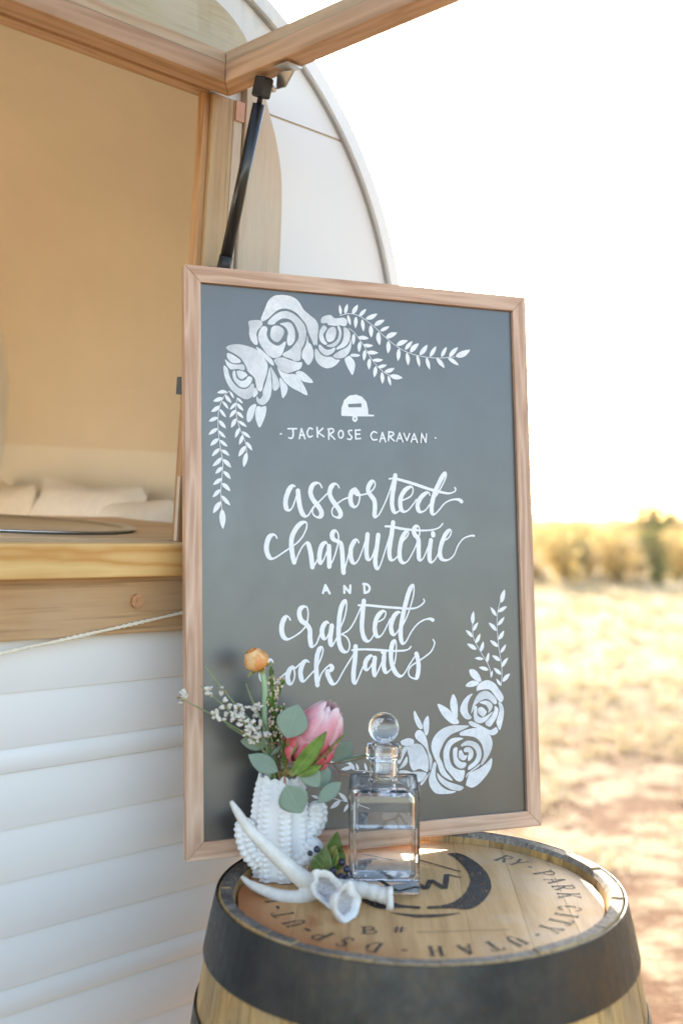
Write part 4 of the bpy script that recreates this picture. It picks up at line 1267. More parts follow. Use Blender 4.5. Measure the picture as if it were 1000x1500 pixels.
class Ribbons:
    """flat painted strokes on a plane; fn(a, b, lift) -> point"""
    def __init__(self, fn, lift=.0004, step=.00003):
        self.mb, self.fn, self.z, self.step = MB(), fn, lift, step

    def stroke(self, pts, width, caps=True):
        n = len(pts)
        L = self.mb
        ws = [width(i) if callable(width) else width for i in range(n)]
        left, right = [], []
        dz = self.step / max(n, 1)
        dirs = []
        for i in range(n):
            a, b = pts[max(i - 1, 0)], pts[min(i + 1, n - 1)]
            d = Vector((b[0] - a[0], b[1] - a[1]))
            dirs.append(d.normalized() if d.length > 1e-9 else Vector((1, 0)))
        base = len(L.v)
        for i in range(n):
            nx, ny = -dirs[i].y, dirs[i].x
            h = ws[i] / 2
            z = self.z + dz * i
            L.v.append(tuple(self.fn(pts[i][0] + nx * h, pts[i][1] + ny * h, z)))
            L.v.append(tuple(self.fn(pts[i][0] - nx * h, pts[i][1] - ny * h, z)))
        for i in range(n - 1):
            L.face([base + 2 * i, base + 2 * i + 1, base + 2 * i + 3, base + 2 * i + 2])
        if caps:
            for end, sgn in ((0, -1), (n - 1, 1)):
                d = dirs[end] * sgn
                h = ws[end] / 2
                a0 = math.atan2(d.y, d.x)
                c = len(L.v)
                z = self.z + dz * end
                for k in range(7):
                    aa = a0 - pi / 2 + pi * k / 6
                    L.v.append(tuple(self.fn(pts[end][0] + h * cos(aa), pts[end][1] + h * sin(aa), z)))
                L.face([c + k for k in range(7)])
        self.z += self.step

    def blob(self, poly):
        b = len(self.mb.v)
        self.mb.v += [tuple(self.fn(p[0], p[1], self.z)) for p in poly]
        self.mb.face([b + i for i in range(len(poly))])
        self.z += self.step

    def build(self, name, mat, parent):
        return self.mb.build(name, mat, parent)


GLY = {
    'R': ([[(.2, .05), (.2, 1.45)]], [[(.2, 1.45), (.6, 1.45), (.82, 1.3), (.82, .95), (.6, .8), (.3, .8)]], [[(.5, .76), (.92, .05)]], [[(0, .04), (.42, .04)], [(0, 1.46), (.3, 1.46)]]),
    'P': ([[(.25, .05), (.25, 1.45)]], [[(.25, 1.45), (.65, 1.45), (.87, 1.28), (.87, .9), (.65, .72), (.35, .72)]], [], [[(.05, .04), (.47, .04)], [(.03, 1.46), (.3, 1.46)]]),
    'Y': ([[(.5, .05), (.5, .7)], [(.1, 1.43), (.46, .72)]], [[(.9, 1.43), (.54, .72)]], [], [[(.3, .04), (.7, .04)], [(0, 1.46), (.3, 1.46)], [(.75, 1.46), (1, 1.46)]]),
    'A': ([[(.5, 1.45), (.88, .05)]], [[(.12, .05), (.47, 1.4)]], [], [[(0, .04), (.3, .04)], [(.7, .04), (1.05, .04)], [(.27, .5), (.68, .5)]]),
    'K': ([[(.2, .05), (.2, 1.45)], [(.5, .86), (.9, .05)]], [[(.32, .66), (.85, 1.43)]], [], [[(0, .04), (.4, .04)], [(0, 1.46), (.4, 1.46)], [(.7, 1.46), (1, 1.46)], [(.75, .04), (1.05, .04)]]),
    'C': ([[(.22, 1.1), (.14, .75), (.22, .4)]], [[(.9, 1.15), (.75, 1.4), (.5, 1.46), (.28, 1.25)], [(.28, .25), (.5, .04), (.75, .1), (.92, .35)]], [], []),
    'I': ([[(.5, .05), (.5, 1.45)]], [], [], [[(.28, .04), (.72, .04)], [(.28, 1.46), (.72, 1.46)]]),
    'T': ([[(.5, .05), (.5, 1.38)]], [], [], [[(.28, .04), (.72, .04)], [(.03, 1.45), (.97, 1.45)], [(.05, 1.45), (.05, 1.15)], [(.95, 1.45), (.95, 1.15)]]),
    'U': ([[(.2, 1.45), (.2, .45)], [(.82, .4), (.82, 1.45)]], [[(.24, .35), (.38, .08), (.62, .06), (.78, .32)]], [], [[(0, 1.46), (.4, 1.46)], [(.65, 1.46), (1, 1.46)]]),
    'H': ([[(.2, .05), (.2, 1.45)], [(.8, .05), (.8, 1.45)]], [], [], [[(0, .04), (.4, .04)], [(.6, .04), (1, .04)], [(0, 1.46), (.4, 1.46)], [(.6, 1.46), (1, 1.46)], [(.3, .75), (.7, .75)]]),
    'D': ([[(.2, .05), (.2, 1.45)], [(.86, 1.05), (.9, .75), (.86, .45)]], [[(.3, 1.45), (.6, 1.43), (.8, 1.2)], [(.3, .05), (.6, .07), (.8, .3)]], [], [[(0, .04), (.3, .04)], [(0, 1.46), (.3, 1.46)]]),
    'S': ([[(.25, 1.1), (.35, .88), (.65, .68), (.8, .42)]], [[(.85, 1.2), (.62, 1.46), (.35, 1.4), (.22, 1.15)], [(.82, .38), (.65, .08), (.35, .05), (.15, .35)]], [], []),
    'B': ([[(.2, .05), (.2, 1.45)]], [[(.3, 1.45), (.65, 1.42), (.78, 1.15), (.65, .85), (.35, .8)], [(.4, .78), (.78, .7), (.9, .4), (.75, .1), (.3, .05)]], [], [[(0, .04), (.3, .04)], [(0, 1.46), (.3, 1.46)]]),
    '#': ([], [[(.3, .1), (.45, 1.4)], [(.6, .1), (.75, 1.4)]], [], [[(.1, .5), (.9, .5)], [(.15, 1.0), (.95, 1.0)]]),
    '1': ([[(.5, .05), (.5, 1.45)]], [[(.5, 1.4), (.28, 1.15)]], [], [[(.28, .04), (.72, .04)]]),
    '-': ([[(.2, .72), (.8, .72)]], [], [], []),
    '8': ([[(.5, .78), (.2, .5), (.35, .08), (.65, .08), (.8, .5), (.5, .78)]], [[(.5, .78), (.25, 1.1), (.4, 1.44), (.6, 1.44), (.75, 1.1), (.5, .78)]], [], []),
    '.': ([[(.4, .75), (.6, .75)]], [], [], []),
}


def glyph(rb, ch, fn):
    thick, thin, legs, ser = GLY[ch]
    for grp, w in ((thick, .21), (thin, .12), (legs, .2), (ser, .085)):
        for pl in grp:
            pts = spline(pl, 4) if len(pl) > 2 else pl
            rb.stroke([fn(x, y) for x, y in pts], w * fn.scale, caps=(ch == '.'))


class Ringed:
    def __init__(self, ang_, r, s, c):
        self.er, self.et, self.r, self.scale, self.c = Vector((cos(ang_), sin(ang_))), Vector((sin(ang_), -cos(ang_))), r, s, c

    def __call__(self, x, y):
        p = Vector(self.c) + self.er * (self.r + (y - .75) * self.scale) + self.et * ((x - .5) * self.scale * .95)
        return (p.x, p.y)


class Straight:
    def __init__(self, x, y, s):
        self.x, self.y, self.scale = x, y, s

    def __call__(self, a, b):
        return (self.x + a * self.scale * 1.05, self.y + b * self.scale * .8)


head_fn = lambda a_, b_, z: (a_, b_, HEAD_Z + z)
rb = Ribbons(head_fn, .0006)
seq = [('R', 47), ('Y', 40), ('.', 33), ('P', 23.5), ('A', 14.5), ('R', 6), ('K', -3), ('C', -17), ('I', -24.5), ('T', -31.5), ('Y', -40), ('.', -48)]
for ch, dg in seq:
    rb = Ribbons(head_fn, .0006)
    glyph(rb, ch, Ringed(radians(dg), .212, .0215, (0, .006)))
    rb.build('stencil_letter', M_INK_FADED, barrel)
for ch, dg in [('U', -57), ('T', -67), ('A', -77), ('H', -88), ('.', -99), ('D', -110), ('S', -121), ('P', -131), ('-', -139), ('U', -147), ('T', -157), ('-', -165), ('1', -172), ('8', -180)]:
    rb = Ribbons(head_fn, .0006)
    glyph(rb, ch, Ringed(radians(dg), .205, .0205, (0, .0)))
    rb.build('stencil_letter', M_INK, barrel)
for ch, x_, y_ in (('B', -.085, -.149), ('#', -.047, -.147)):
    rb = Ribbons(head_fn, .0006)
    glyph(rb, ch, Straight(x_, y_, .021))
    rb.build('stencil_letter', M_INK, barrel)
rb = Ribbons(head_fn, .0006)
mk = {k: [(x * 1e-4, y * 1e-4) for x, y in v] for k, v in HEAD_MARKS.items()}
cres = spline(mk['crescent'], 3, True)
rb.blob(cres)
mx0 = mk['crescent'][12][0] - .006
rb.blob([(2 * mx0 - x, y) for x, y in reversed(cres)])
rb.blob(spline(mk['swoosh'], 3, True))
for i in range(len(mk['zigzag']) - 1):
    rb.stroke(mk['zigzag'][i:i + 2], .0035 if i == 0 else .0085, False)
zz = mk['zigzag'][-1]
rb.stroke([zz, (zz[0] - .03, zz[1] - .03)], .0085, False)
rb.stroke([(zz[0] - .03, zz[1] - .03), (zz[0] - .055, zz[1] + .05)], .0085, False)
rb.stroke(mk['bar'], .0035, False)
rb.stroke([(mk['bar'][0][0] - .09, mk['bar'][0][1] + .06), mk['bar'][0]], .0035, False)
rb.stroke(mk['line'], .0012, False)
rb.build('brand_mark', M_INK, barrel)

# ------------------------------------------------------------------ chalkboard sign (own frame: x right, y away, z up the board)
SM = Matrix(((0.92942961, -0.3686373, -0.01634463, -0.2293), (0.36862739, 0.92559245, 0.08597943, 1.6738), (-0.01656676, -0.08593691, 0.99616283, 0.907), (0, 0, 0, 1)))
sign = empty('chalkboard_sign', matrix=SM)
tag(sign, 'tall framed black menu board with white hand lettering leaning on the barrel', 'sign')
SW, SH, FW, FD = .6094, .9088, .0262, .021
W_FR_X = wood('frame_wood_x', (0.68, 0.46, 0.33), (0.47, 0.27, 0.175), 'X', rings=75, fine=420, contrast=.7, var=.04)
W_FR_Z = wood('frame_wood_z', (0.68, 0.46, 0.33), (0.47, 0.27, 0.175), 'Z', rings=75, fine=420, contrast=.7, var=.04)
e = .0001
for poly, mat in ((((0, 0), (SW, 0), (SW - FW, FW), (FW, FW)), W_FR_X), (((0, SH), (FW, SH - FW), (SW - FW, SH - FW), (SW, SH)), W_FR_X),
                  (((0, e), (FW, FW + e), (FW, SH - FW - e), (0, SH - e)), W_FR_Z), (((SW, e), (SW, SH - e), (SW - FW, SH - FW - e), (SW - FW, FW + e)), W_FR_Z)):
    bevel(MB().prism(poly, xz, 0.0, FD).build('frame_rail', mat, sign), .0011, 2)


def slate():
    t = NT('chalkboard_paint')
    b = t.bsdf(Roughness=.4)
    sm = t.noise(t.coord((1, 1, .6), rand=False), 5.5, 6, .65)
    b.inputs['Specular IOR Level'].default_value = 1.0
    b.inputs['Coat Weight'].default_value = 1.0
    b.inputs['Coat IOR'].default_value = 1.6
    b.inputs['Coat Roughness'].default_value = .32
    t.l(t.ramp(sm, [(.32, (.010, .010, .010)), (.52, (.024, .024, .023)), (.7, (.036, .036, .035))]), b.inputs['Base Color'])
    r2 = t.noise(t.coord((1.2, 1, 1), rand=False), 9, 6, .7)
    t.l(t.ramp(t.math('ADD', t.math('MULTIPLY', sm, .5), t.math('MULTIPLY', r2, .5)), [(.35, (.28, .28, .28)), (.7, (.52, .52, .52))]), b.inputs['Roughness'])
    t.bump(t.noise(t.coord((8, 1, 1), rand=False), 120, 4), b, .05, .0004)
    return t.mat


M_SLATE = slate()
REC = .007
MB().box((FW - .004, REC, FW - .004), (SW - FW + .004, REC + .006, SH - FW + .004)).build('board', M_SLATE, sign)
M_PAINT = flat('white_lettering_paint', (.80, .80, .81), .55, vary=.05, nscale=90)


def petal_paint():
    t = NT('brushed_white_paint')
    b = t.bsdf(Roughness=.55)
    v = t.coord((1, 1, 1), rand=False)
    w1 = t.noise(v, 60, 4, .6, 1.5)
    w2 = t.noise(t.coord((3.2, 1, .8), rand=False), 150, 5, .65, 1.0)
    f = t.math('ADD', t.math('MULTIPLY', w1, .62), t.math('MULTIPLY', w2, .38))
    a = t.n('ShaderNodeAttribute', attribute_name='tint')
    c = t.ramp(f, [(.3, (.60, .62, .65)), (.5, (.75, .76, .78)), (.68, (.86, .86, .86))])
    t.l(t.mix(1.0, c, a.outputs['Color'], 'MULTIPLY'), b.inputs['Base Color'])
    return t.mat


M_PETAL = petal_paint()
sign_fn = lambda a_, b_, z: (a_, REC - z, b_)


def calli(name, strokes, thick, thin, mat=M_PAINT):
    r_ = Ribbons(sign_fn, .00025, .00004)
    for s in strokes:
        pts = [(x * 1e-4, y * 1e-4) for x, y in s]
        pp = spline(pts, 7)
        n = len(pp)
        raw = []
        for i in range(n):
            a_, b_ = pp[max(i - 1, 0)], pp[min(i + 1, n - 1)]
            d = Vector((b_[0] - a_[0], b_[1] - a_[1]))
            down = -d.y / d.length if d.length > 1e-9 else 0
            raw.append(thin + (thick - thin) * smoothstep(-.25, .8, down))
        wd = []
        for i in range(n):
            k0, k1 = max(0, i - 4), min(n, i + 5)
            wd.append(sum(raw[k0:k1]) / (k1 - k0) * (1 + .08 * noise.noise((pp[i][0] * 160, pp[i][1] * 160, 2))))
        r_.stroke(pp, lambda i: wd[i])
    return r_.build(name, mat, sign)


for nm in ('assorted', 'charcuterie', 'crafted', 'cocktails'):
    calli('lettering_' + nm, WORDS[nm], .0080, .0026)
for i0, i1 in ((0, 3), (3, 6), (6, 8)):
    calli('lettering_and', WORDS['and'][i0:i1], .0040, .0040)
calli('lettering_heading', WORDS['jackrose_caravan'], .0028, .0026)
r_ = Ribbons(sign_fn, .00025, .00004)
ic = {k: [(x * 1e-4, y * 1e-4) for x, y in v] for k, v in ICON.items()}
bd, wv = ic['body'], ic['window']
# body painted round the bare window: cut into four pieces
body_s = bd
r_.blob(body_s)
r_.stroke(ic['wheel'], .0038, False)
ico = r_.build('caravan_emblem', M_PAINT, sign)
r_ = Ribbons(sign_fn, .0005, .00004)
r_.blob(wv)
r_.build('emblem_window', M_SLATE, ico)

q = random.Random(9)
for nm, polys in [x for k_, v_ in ROSES.items() for x in ([(k_, [p_]) for p_ in v_] if k_ == 'rose_leaf' else [(k_, v_)])]:
    mb_all = MB()
    mb_all.cols = []
    z = .00025
    for k, p in enumerate(polys):
        pts = spline([(x * 1e-4, y * 1e-4) for x, y in p], 3, True)
        b0 = len(mb_all.v)
        mb_all.v += [tuple(sign_fn(a_, b_, z)) for a_, b_ in pts]
        mb_all.face([b0 + i for i in range(len(pts))])
        base = 1.0 if nm == 'rose_leaf' else q.uniform(.86, 1.04)
        g2 = q.uniform(0, 2 * pi)
        cxp = sum(a_ for a_, _ in pts) / len(pts)
        cyp = sum(b_ for _, b_ in pts) / len(pts)
        ext = max(abs(a_ - cxp) + abs(b_ - cyp) for a_, b_ in pts) + 1e-6
        for a_, b_ in pts:
            s = base * (1 + (0 if nm == 'rose_leaf' else .26) * ((a_ - cxp) * cos(g2) + (b_ - cyp) * sin(g2)) / ext)
            mb_all.cols.append((min(1, s * .985), min(1, s * .995), min(1, s * 1.01)))
        z += .00004
    mb_all.build('painted_' + nm, M_PETAL, sign)
for st, lv in SPRIGS:
    r_ = Ribbons(sign_fn, .00022, .00003)
    r_.stroke(spline([(x * 1e-4, y * 1e-4) for x, y in st], 6), .00095)
    for x0, y0, x1, y1 in lv:
        a_, b_ = Vector((x0 * 1e-4, y0 * 1e-4)), Vector((x1 * 1e-4, y1 * 1e-4))
        d = b_ - a_
        nrm = Vector((-d.y, d.x)) * q.uniform(.15, .19)
        cv = nrm * q.uniform(-.25, .25)
        pts = []
        for s in range(9):
            t_ = s / 8
            w_ = sin(pi * t_ ** .85) ** .8 if 0 < t_ < 1 else 0
            pts.append(a_ + d * t_ + nrm * w_ + cv * sin(pi * t_))
        for s in range(7, 0, -1):
            t_ = s / 8
            w_ = sin(pi * t_ ** .85) ** .8
            pts.append(a_ + d * t_ - nrm * w_ + cv * sin(pi * t_))
        r_.blob([(p.x, p.y) for p in pts])
    r_.build('painted_sprig', M_PAINT, sign)
# ------------------------------------------------------------------ glass decanter
BOT = Vector((.0615, 1.645, HEAD_Z + .0008))
bottle = empty('decanter', BOT)
bottle.rotation_euler.z = radians(-1.5)
tag(bottle, 'square clear glass decanter with ball stopper, half full of clear liquid', 'decanter')
M_GLASS = glassmat('clear_glass', 1.47, (1, 1, 1))
M_WATER = glassmat('clear_liquid', 1.33, (1, 1, 1))


def rsq(h, rc, z, n=6):
    """rounded square ring"""
    out = []
    for qx, qy, a0 in ((1, 1, 0), (-1, 1, 90), (-1, -1, 180), (1, -1, 270)):
        for k in range(n + 1):
            a = radians(a0 + 90 * k / n)
            out.append((qx * (h - rc) + rc * cos(a), qy * (h - rc) + rc * sin(a), z))
    return out


def ring_n(r, z, n=28):
    out = []
    for c in range(4):
        for k in range(7):
            a = radians(c * 90 + 90 * k / 6)
            out.append((r * cos(a), r * sin(a), z))
    return out


def loft(mb, rings, cap0=True, cap1=True, flip=False):
    b = len(mb.v)
    n = len(rings[0])
    for r in rings:
        mb.v += r
    for i in range(len(rings) - 1):
        for k in range(n):
            l = (k + 1) % n
            f = [b + i * n + k, b + i * n + l, b + (i + 1) * n + l, b + (i + 1) * n + k]
            mb.face(f[::-1] if flip else f)
    if cap0:
        f = [b + k for k in range(n)]
        mb.face(f if flip else f[::-1])
    if cap1:
        f = [b + (len(rings) - 1) * n + k for k in range(n)]
        mb.face(f[::-1] if flip else f)


H = .0505
HB = .150
mb = MB()
rings = [rsq(H - .003, .005, 0), rsq(H - .0008, .005, .0012), rsq(H, .005, .004), rsq(H, .005, HB - .004), rsq(H - .001, .005, HB - .0012), rsq(H - .004, .005, HB),
         ring_n(.0235, HB + .0006), ring_n(.0205, HB + .003), ring_n(.0198, HB + .008), ring_n(.0198, HB + .028), ring_n(.0205, HB + .031), ring_n(.0252, HB + .033), ring_n(.0262, HB + .036), ring_n(.0262, HB + .050),
         ring_n(.0250, HB + .053), ring_n(.0185, HB + .053), ring_n(.0150, HB + .050), ring_n(.0140, HB + .03), ring_n(.0142, HB + .004), ring_n(.018, HB - .004),
         rsq(H - .012, .006, HB - .0075), rsq(H - .0068, .008, HB - .012), rsq(H - .006, .008, HB - .02), rsq(H - .006, .008, .028), rsq(H - .0085, .008, .0225), rsq(H - .014, .008, .0205)]
loft(mb, rings, True, True)
mb.build('body', M_GLASS, bottle, False)
LV = .092
mb = MB()
loft(mb, [rsq(H - .0137, .008, .02035), rsq(H - .0083, .008, .0223), rsq(H - .0058, .008, .0279), rsq(H - .0058, .008, LV)], True, True)
mb.build('liquid', M_WATER, bottle, False)
st = empty('stopper', parent=bottle)
mb = MB()
mb.lathe([(.0001, HB + .012), (.0105, HB + .0125), (.0118, HB + .016), (.0128, HB + .052), (.0125, HB + .0545)], seg=40)
mb.build('plug', M_GLASS, st, True)
mb = MB()
mb.ball((0, 0, HB + .0772), .0221, 40, 24)
mb.build('ball', M_GLASS, st, True)

# ------------------------------------------------------------------ cactus shaped vase
VX, VY, VZ = -.0905, 1.674, HEAD_Z + .0006
M_PORC = flat('white_bisque', (.80, .80, .80), .5, sss=.0)
vase = empty('cactus_vase', (VX, VY, VZ))
tag(vase, 'white ceramic cactus shaped vase with knobbly ribs holding flowers', 'vase')


def knobs(s_, t_, ds, dt, amp, sig):
    """staggered rows of small rounded knobs over surface distances s_, t_"""
    j = math.floor(t_ / dt)
    best = 0
    for jj in (j - 1, j, j + 1, j + 2):
        cy_ = (jj + .5) * dt
        d = (s_ - ds) ** 2 + (t_ - cy_) ** 2
        best = max(best, exp(-d / (2 * sig * sig)))
    return amp * best


NR = 7
NT_, NZ = 224, 150
VH = .150


def vase_pt(i, j):
    th = 2 * pi * i / NT_ - 1.9
    t_ = j / (NZ - 1)
    z = VH * t_
    r = .0335 + .0085 * sin(pi * min(1, t_ * 1.02)) ** .8 - .003 * t_ + .003 * (t_ > .0) * smoothstep(.12, 0, t_)
    ph = (th * NR / (2 * pi)) % 1.0 - .5            # -.5 .. .5 across one rib
    rib = cos(2 * pi * ph)
    r += .0034 * rib
    arc = ph * 2 * pi * r / NR
    for sgn in (-1, 1):
        r += knobs(arc, z + .0035 * sgn, sgn * .0064, .0082, .0038, .0023)
    r += knobs(arc, z, 0, 99, 0, 1)
    if t_ > .93:
        z += (.006 * max(0, rib) + .010 * exp(-((th + 2.35) ** 2) / .12)) * smoothstep(.93, 1, t_)
        r -= .002 * smoothstep(.93, 1, t_)
    return (r * cos(th) * 1.0, r * sin(th) * .86, z)


mb = MB()
mb.grid(NT_, NZ, vase_pt, True)
b0 = (NZ - 1) * NT_
top_ring = [Vector(v) for v in mb.v[b0:b0 + NT_]]
inner = [(v.x * .86, v.y * .86, v.z - .002) for v in top_ring]
deep = [(v.x * .8, v.y * .8, .07) for v in top_ring]
nb = len(mb.v)
mb.v += inner + deep
for k in range(NT_):
    l = (k + 1) % NT_
    mb.face([b0 + k, b0 + l, nb + l, nb + k])
    mb.face([nb + k, nb + l, nb + NT_ + l, nb + NT_ + k])
mb.face([nb + NT_ + k for k in range(NT_)])
mb.face([k for k in range(NT_)][::-1])
mb.build('body', M_PORC, vase, True)


def arm(path, r0, nm='arm', tip=True):
    pts = [Vector(p) for p in spline(path, 12)]
    L = [0]
    for a, b in zip(pts[:-1], pts[1:]):
        L.append(L[-1] + (b - a).length)
    mb = MB()
    n, sg = len(pts), 72
    upv = Vector((0, 1, 0))
    frames = []
    for i, p in enumerate(pts):
        t_ = (pts[min(i + 1, n - 1)] - pts[max(i - 1, 0)]).normalized()
        s_ = t_.cross(upv).normalized()
        frames.append((p, s_, s_.cross(t_)))
    fine = 4
    m = (n - 1) * fine + 1

    def f(i, j):
        u = j / fine
        k = min(int(u), n - 2)
        w_ = u - k
        p = frames[k][0].lerp(frames[k + 1][0], w_)
        s_ = frames[k][1].lerp(frames[k + 1][1], w_).normalized()
        y_ = frames[k][2].lerp(frames[k + 1][2], w_).normalized()
        d = L[k] + (L[k + 1] - L[k]) * w_
        rr = r0 * (1 if d < L[-1] - r0 else sqrt(max(.004, 1 - ((d - L[-1] + r0) / r0) ** 2)))
        a = 2 * pi * i / sg
        ph = (a * 5 / (2 * pi)) % 1 - .5
        arc = ph * 2 * pi * rr / 5
        rr += .0018 * cos(2 * pi * ph) * (rr / r0)
        for sgn in (-1, 1):
            rr += knobs(arc, d + .0035 * sgn, sgn * .0042, .0078, .0036, .0023) * min(1, rr / r0)
        return p + s_ * cos(a) * rr + y_ * sin(a) * rr

    mb.grid(sg, m, f, True)
    mb.face([(m - 1) * sg + k for k in range(sg)])
    mb.build(nm, M_PORC, vase, True)


arm([(-.030, -.012, .028), (-.042, -.016, .044), (-.050, -.016, .066), (-.052, -.014, .092)], .0135)
arm([(.028, .0, .060), (.044, .0, .070), (.054, .0, .088), (.053, 0, .113)], .0125)
arm([(.026, -.014, .028), (.038, -.018, .036), (.050, -.02, .052), (.057, -.02, .062)], .0120)

# ------------------------------------------------------------------ flowers standing in the vase
VT = Vector((VX, VY, VZ + VH))                      # mouth of the vase


def stem_path(tip, bend=.3, start=None, down=.07, off=(0, 0)):
    s = Vector((VX + off[0], VY + off[1], VZ + VH - down)) if start is None else start
    m = Vector((VX + off[0] * 1.3, VY + off[1], VZ + VH + .004))
    mid = m.lerp(tip, .5) + Vector((0, 0, bend * (tip - m).length * .2))
    return spline([tuple(s), tuple(m), tuple(mid), tuple(tip)], 8)


M_STEM = leafmat('fresh_stem', (.36, .52, .29), rough=.45, vary=.1, trans=.1)
M_STEM_D = leafmat('dark_stem', (.16, .22, .07), rough=.55, vary=.25, trans=.05)
M_SEPAL = leafmat('sepal_green', (.36, .47, .17), rough=.5, vary=.2)
M_TINT = tintmat('petal_tint', .5, .18)


def petal(mb, base, axis, out, length, width, cup, curl, c_in, c_out, c_edge, n=7, m=9, tipw=.35, thick=0.0):
    """a cupped petal growing from base along axis and leaning towards out"""
    axis = Vector(axis).normalized()
    out = Vector(out)
    out = (out - axis * out.dot(axis)).normalized()
    side = axis.cross(out)
    b = len(mb.v)
    for j in range(m):
        t_ = j / (m - 1)
        w = width * (sin(pi * (t_ * .86 + .06)) ** .75 if t_ < .55 else (sin(pi * (.55 * .86 + .06)) ** .75) * (1 - ((t_ - .55) / .45) ** 2.4 * (1 - tipw)))
        for i in range(n):
            s = -1 + 2 * i / (n - 1)
            tt = t_ - .06 * s * s * t_
            lean = curl(tt)
            p = Vector(base) + axis * (length * tt * cos(.0)) + out * (lean * length) + side * (s * w / 2) - out * (cup * w * s * s)
            mb.v.append(tuple(p))
            e_ = abs(s) ** 2.5
            k = smoothstep(.0, 1, t_)
            c = [c_in[q_] * (1 - k) + c_out[q_] * k for q_ in range(3)]
            ed = max(e_ * .7, smoothstep(.8, 1, t_))
            mb.cols.append(tuple(c[q_] * (1 - ed) + c_edge[q_] * ed for q_ in range(3)))
    for j in range(m - 1):
        for i in range(n - 1):
            mb.face([b + j * n + i, b + j * n + i + 1, b + (j + 1) * n + i + 1, b + (j + 1) * n + i])


# orange ranunculus
rt = at(381, 979, 1.668)
ran = empty('ranunculus', rt)
tag(ran, 'small orange ranunculus bloom on a pale green stem in the vase', 'flower')
mb = MB()
pth = [Vector(p) - rt for p in spline([(VX - .004, VY + .004, VZ + .08), (VX - .012, VY - .002, VZ + VH), tuple(at(388, 1060, 1.668)), tuple(at(388, 1010, 1.668)), tuple(at(384, 983, 1.668))], 8)]
mb.tube(pth, [.0042] * len(pth), 10)
mb.build('stem', M_STEM, ran, True)
axr = Vector((-.38, -.30, .87)).normalized()
mb = MB()
mb.cols = []
qq = random.Random(2)
for ring, (n_, r_, ln_, wd_, k0) in enumerate(((5, .006, .031, .029, .12), (6, .011, .031, .032, .2), (7, .015, .029, .033, .28), (7, .018, .025, .031, .36))):
    for k in range(n_):
        a = 2 * pi * k / n_ + ring * .5 + qq.uniform(-.15, .15)
        e1_ = axr.orthogonal().normalized()
        e2_ = axr.cross(e1_)
        o_ = e1_ * cos(a) + e2_ * sin(a)
        petal(mb, o_ * r_ * .35 - axr * .001, axr, o_, ln_ * qq.uniform(.92, 1.08), wd_, .30, lambda t_, k0=k0: k0 * 1.6 * sin(pi * min(1, t_ * .78 + .04)) * (1 - .25 * t_),
              *qq.choice((((.90, .42, .12), (.96, .46, .14), (.97, .62, .30)), ((.92, .52, .20), (.96, .56, .24), (.98, .68, .36)), ((.88, .34, .09), (.93, .38, .11), (.96, .55, .25)))), tipw=.6)
o = mb.build('petals', M_TINT, ran, True)
mb = MB()
mb.ball(tuple(axr * .0155), .0165, 18, 12)
mb.cols = [(.93, .40, .10)] * len(mb.v)
mb.build('bud', M_TINT, ran, True)
mb = MB()
mb.cols = []
for k in range(5):
    a = 2 * pi * k / 5 + .4
    e1_ = axr.orthogonal().normalized()
    o_ = e1_ * cos(a) + axr.cross(e1_) * sin(a)
    petal(mb, -axr * .002, (axr * .25 + o_), -axr + o_ * .1, .023, .012, .15, lambda t_: .18 * t_ * t_, (.3, .42, .14), (.45, .52, .22), (.6, .6, .3), n=5, m=6)
mb.build('sepals', M_TINT, ran, True)

# pink protea
pc = at(440, 1114, 1.652)
ptip = at(486, 1036, 1.632)
pax = (ptip - pc).normalized()
prot = empty('protea', pc)
tag(prot, 'large pink protea bloom with red tipped bracts beside the eucalyptus leaves', 'flower')
mb = MB()
sp = [Vector(p) - pc for p in spline([(VX, VY + .002, VZ + .09), (VX + .006, VY - .004, VZ + VH + .004), tuple(pc - pax * .022), tuple(pc)], 6)]
mb.tube(sp, [.006] * len(sp), 10)
mb.build('stem', leafmat('protea_stem', (.42, .38, .14), vary=.25, trans=.05), prot, True)
e1_ = pax.orthogonal().normalized()
e2_ = pax.cross(e1_)
qq = random.Random(4)
# rows of bracts: row start height, length, radius profile
rows_ = ((6, -.010, .036, .016, .013, 0), (9, -.006, .052, .023, .015, 1), (11, .000, .070, .025, .016, 2), (12, .004, .086, .024, .0155, 3), (10, .006, .094, .022, .0135, 4), (8, .008, .088, .018, .01, 5))
for n_, s0, ln_, wd_, rad_, ri in rows_:
    for k in range(n_):
        a = 2 * pi * (k + .5 * (ri % 2)) / n_ + qq.uniform(-.08, .08)
        o_ = e1_ * cos(a) + e2_ * sin(a)
        mb = MB()
        mb.cols = []
        red = ri in (0, 1) or (ri == 2 and qq.random() < .35)
        c_in = (.62, .12, .13) if red else (.72, .20, .27)
        c_out = (.78, .10, .12) if red else (.86, .36, .43)
        c_ed = (.84, .30, .32) if red else (.94, .74, .75)
        rr = rad_ + .0005
        bulge = .0215 + .0008 * (4 - ri)
        petal(mb, pax * s0 + o_ * .004, pax, o_, ln_ * qq.uniform(.94, 1.06), wd_ * 1.05, .26,
              lambda t_, L_=ln_, b_=bulge, ri=ri: ((b_ * 1.5) * sin(pi * min(1.0, .04 + t_ * (.62 + .05 * ri))) - .002 * t_) / L_,
              c_in, c_out, c_ed, n=9, m=14, tipw=.5)
        mb.build('bract', M_TINT, prot, True)
mb = MB()
for k in range(70):
    a = qq.uniform(0, 2 * pi)
    r_ = .016 * sqrt(qq.random())
    o_ = (e1_ * cos(a) + e2_ * sin(a)) * r_
    mb.tube([o_ * .3, o_ + pax * .03, o_ * .9 + pax * (.070 + qq.uniform(-.004, .004))], [.0008, .0009, .0006], 5)
mb.build('centre', flat('crimson_styles', (.55, .03, .09), .6, vary=.2), prot)
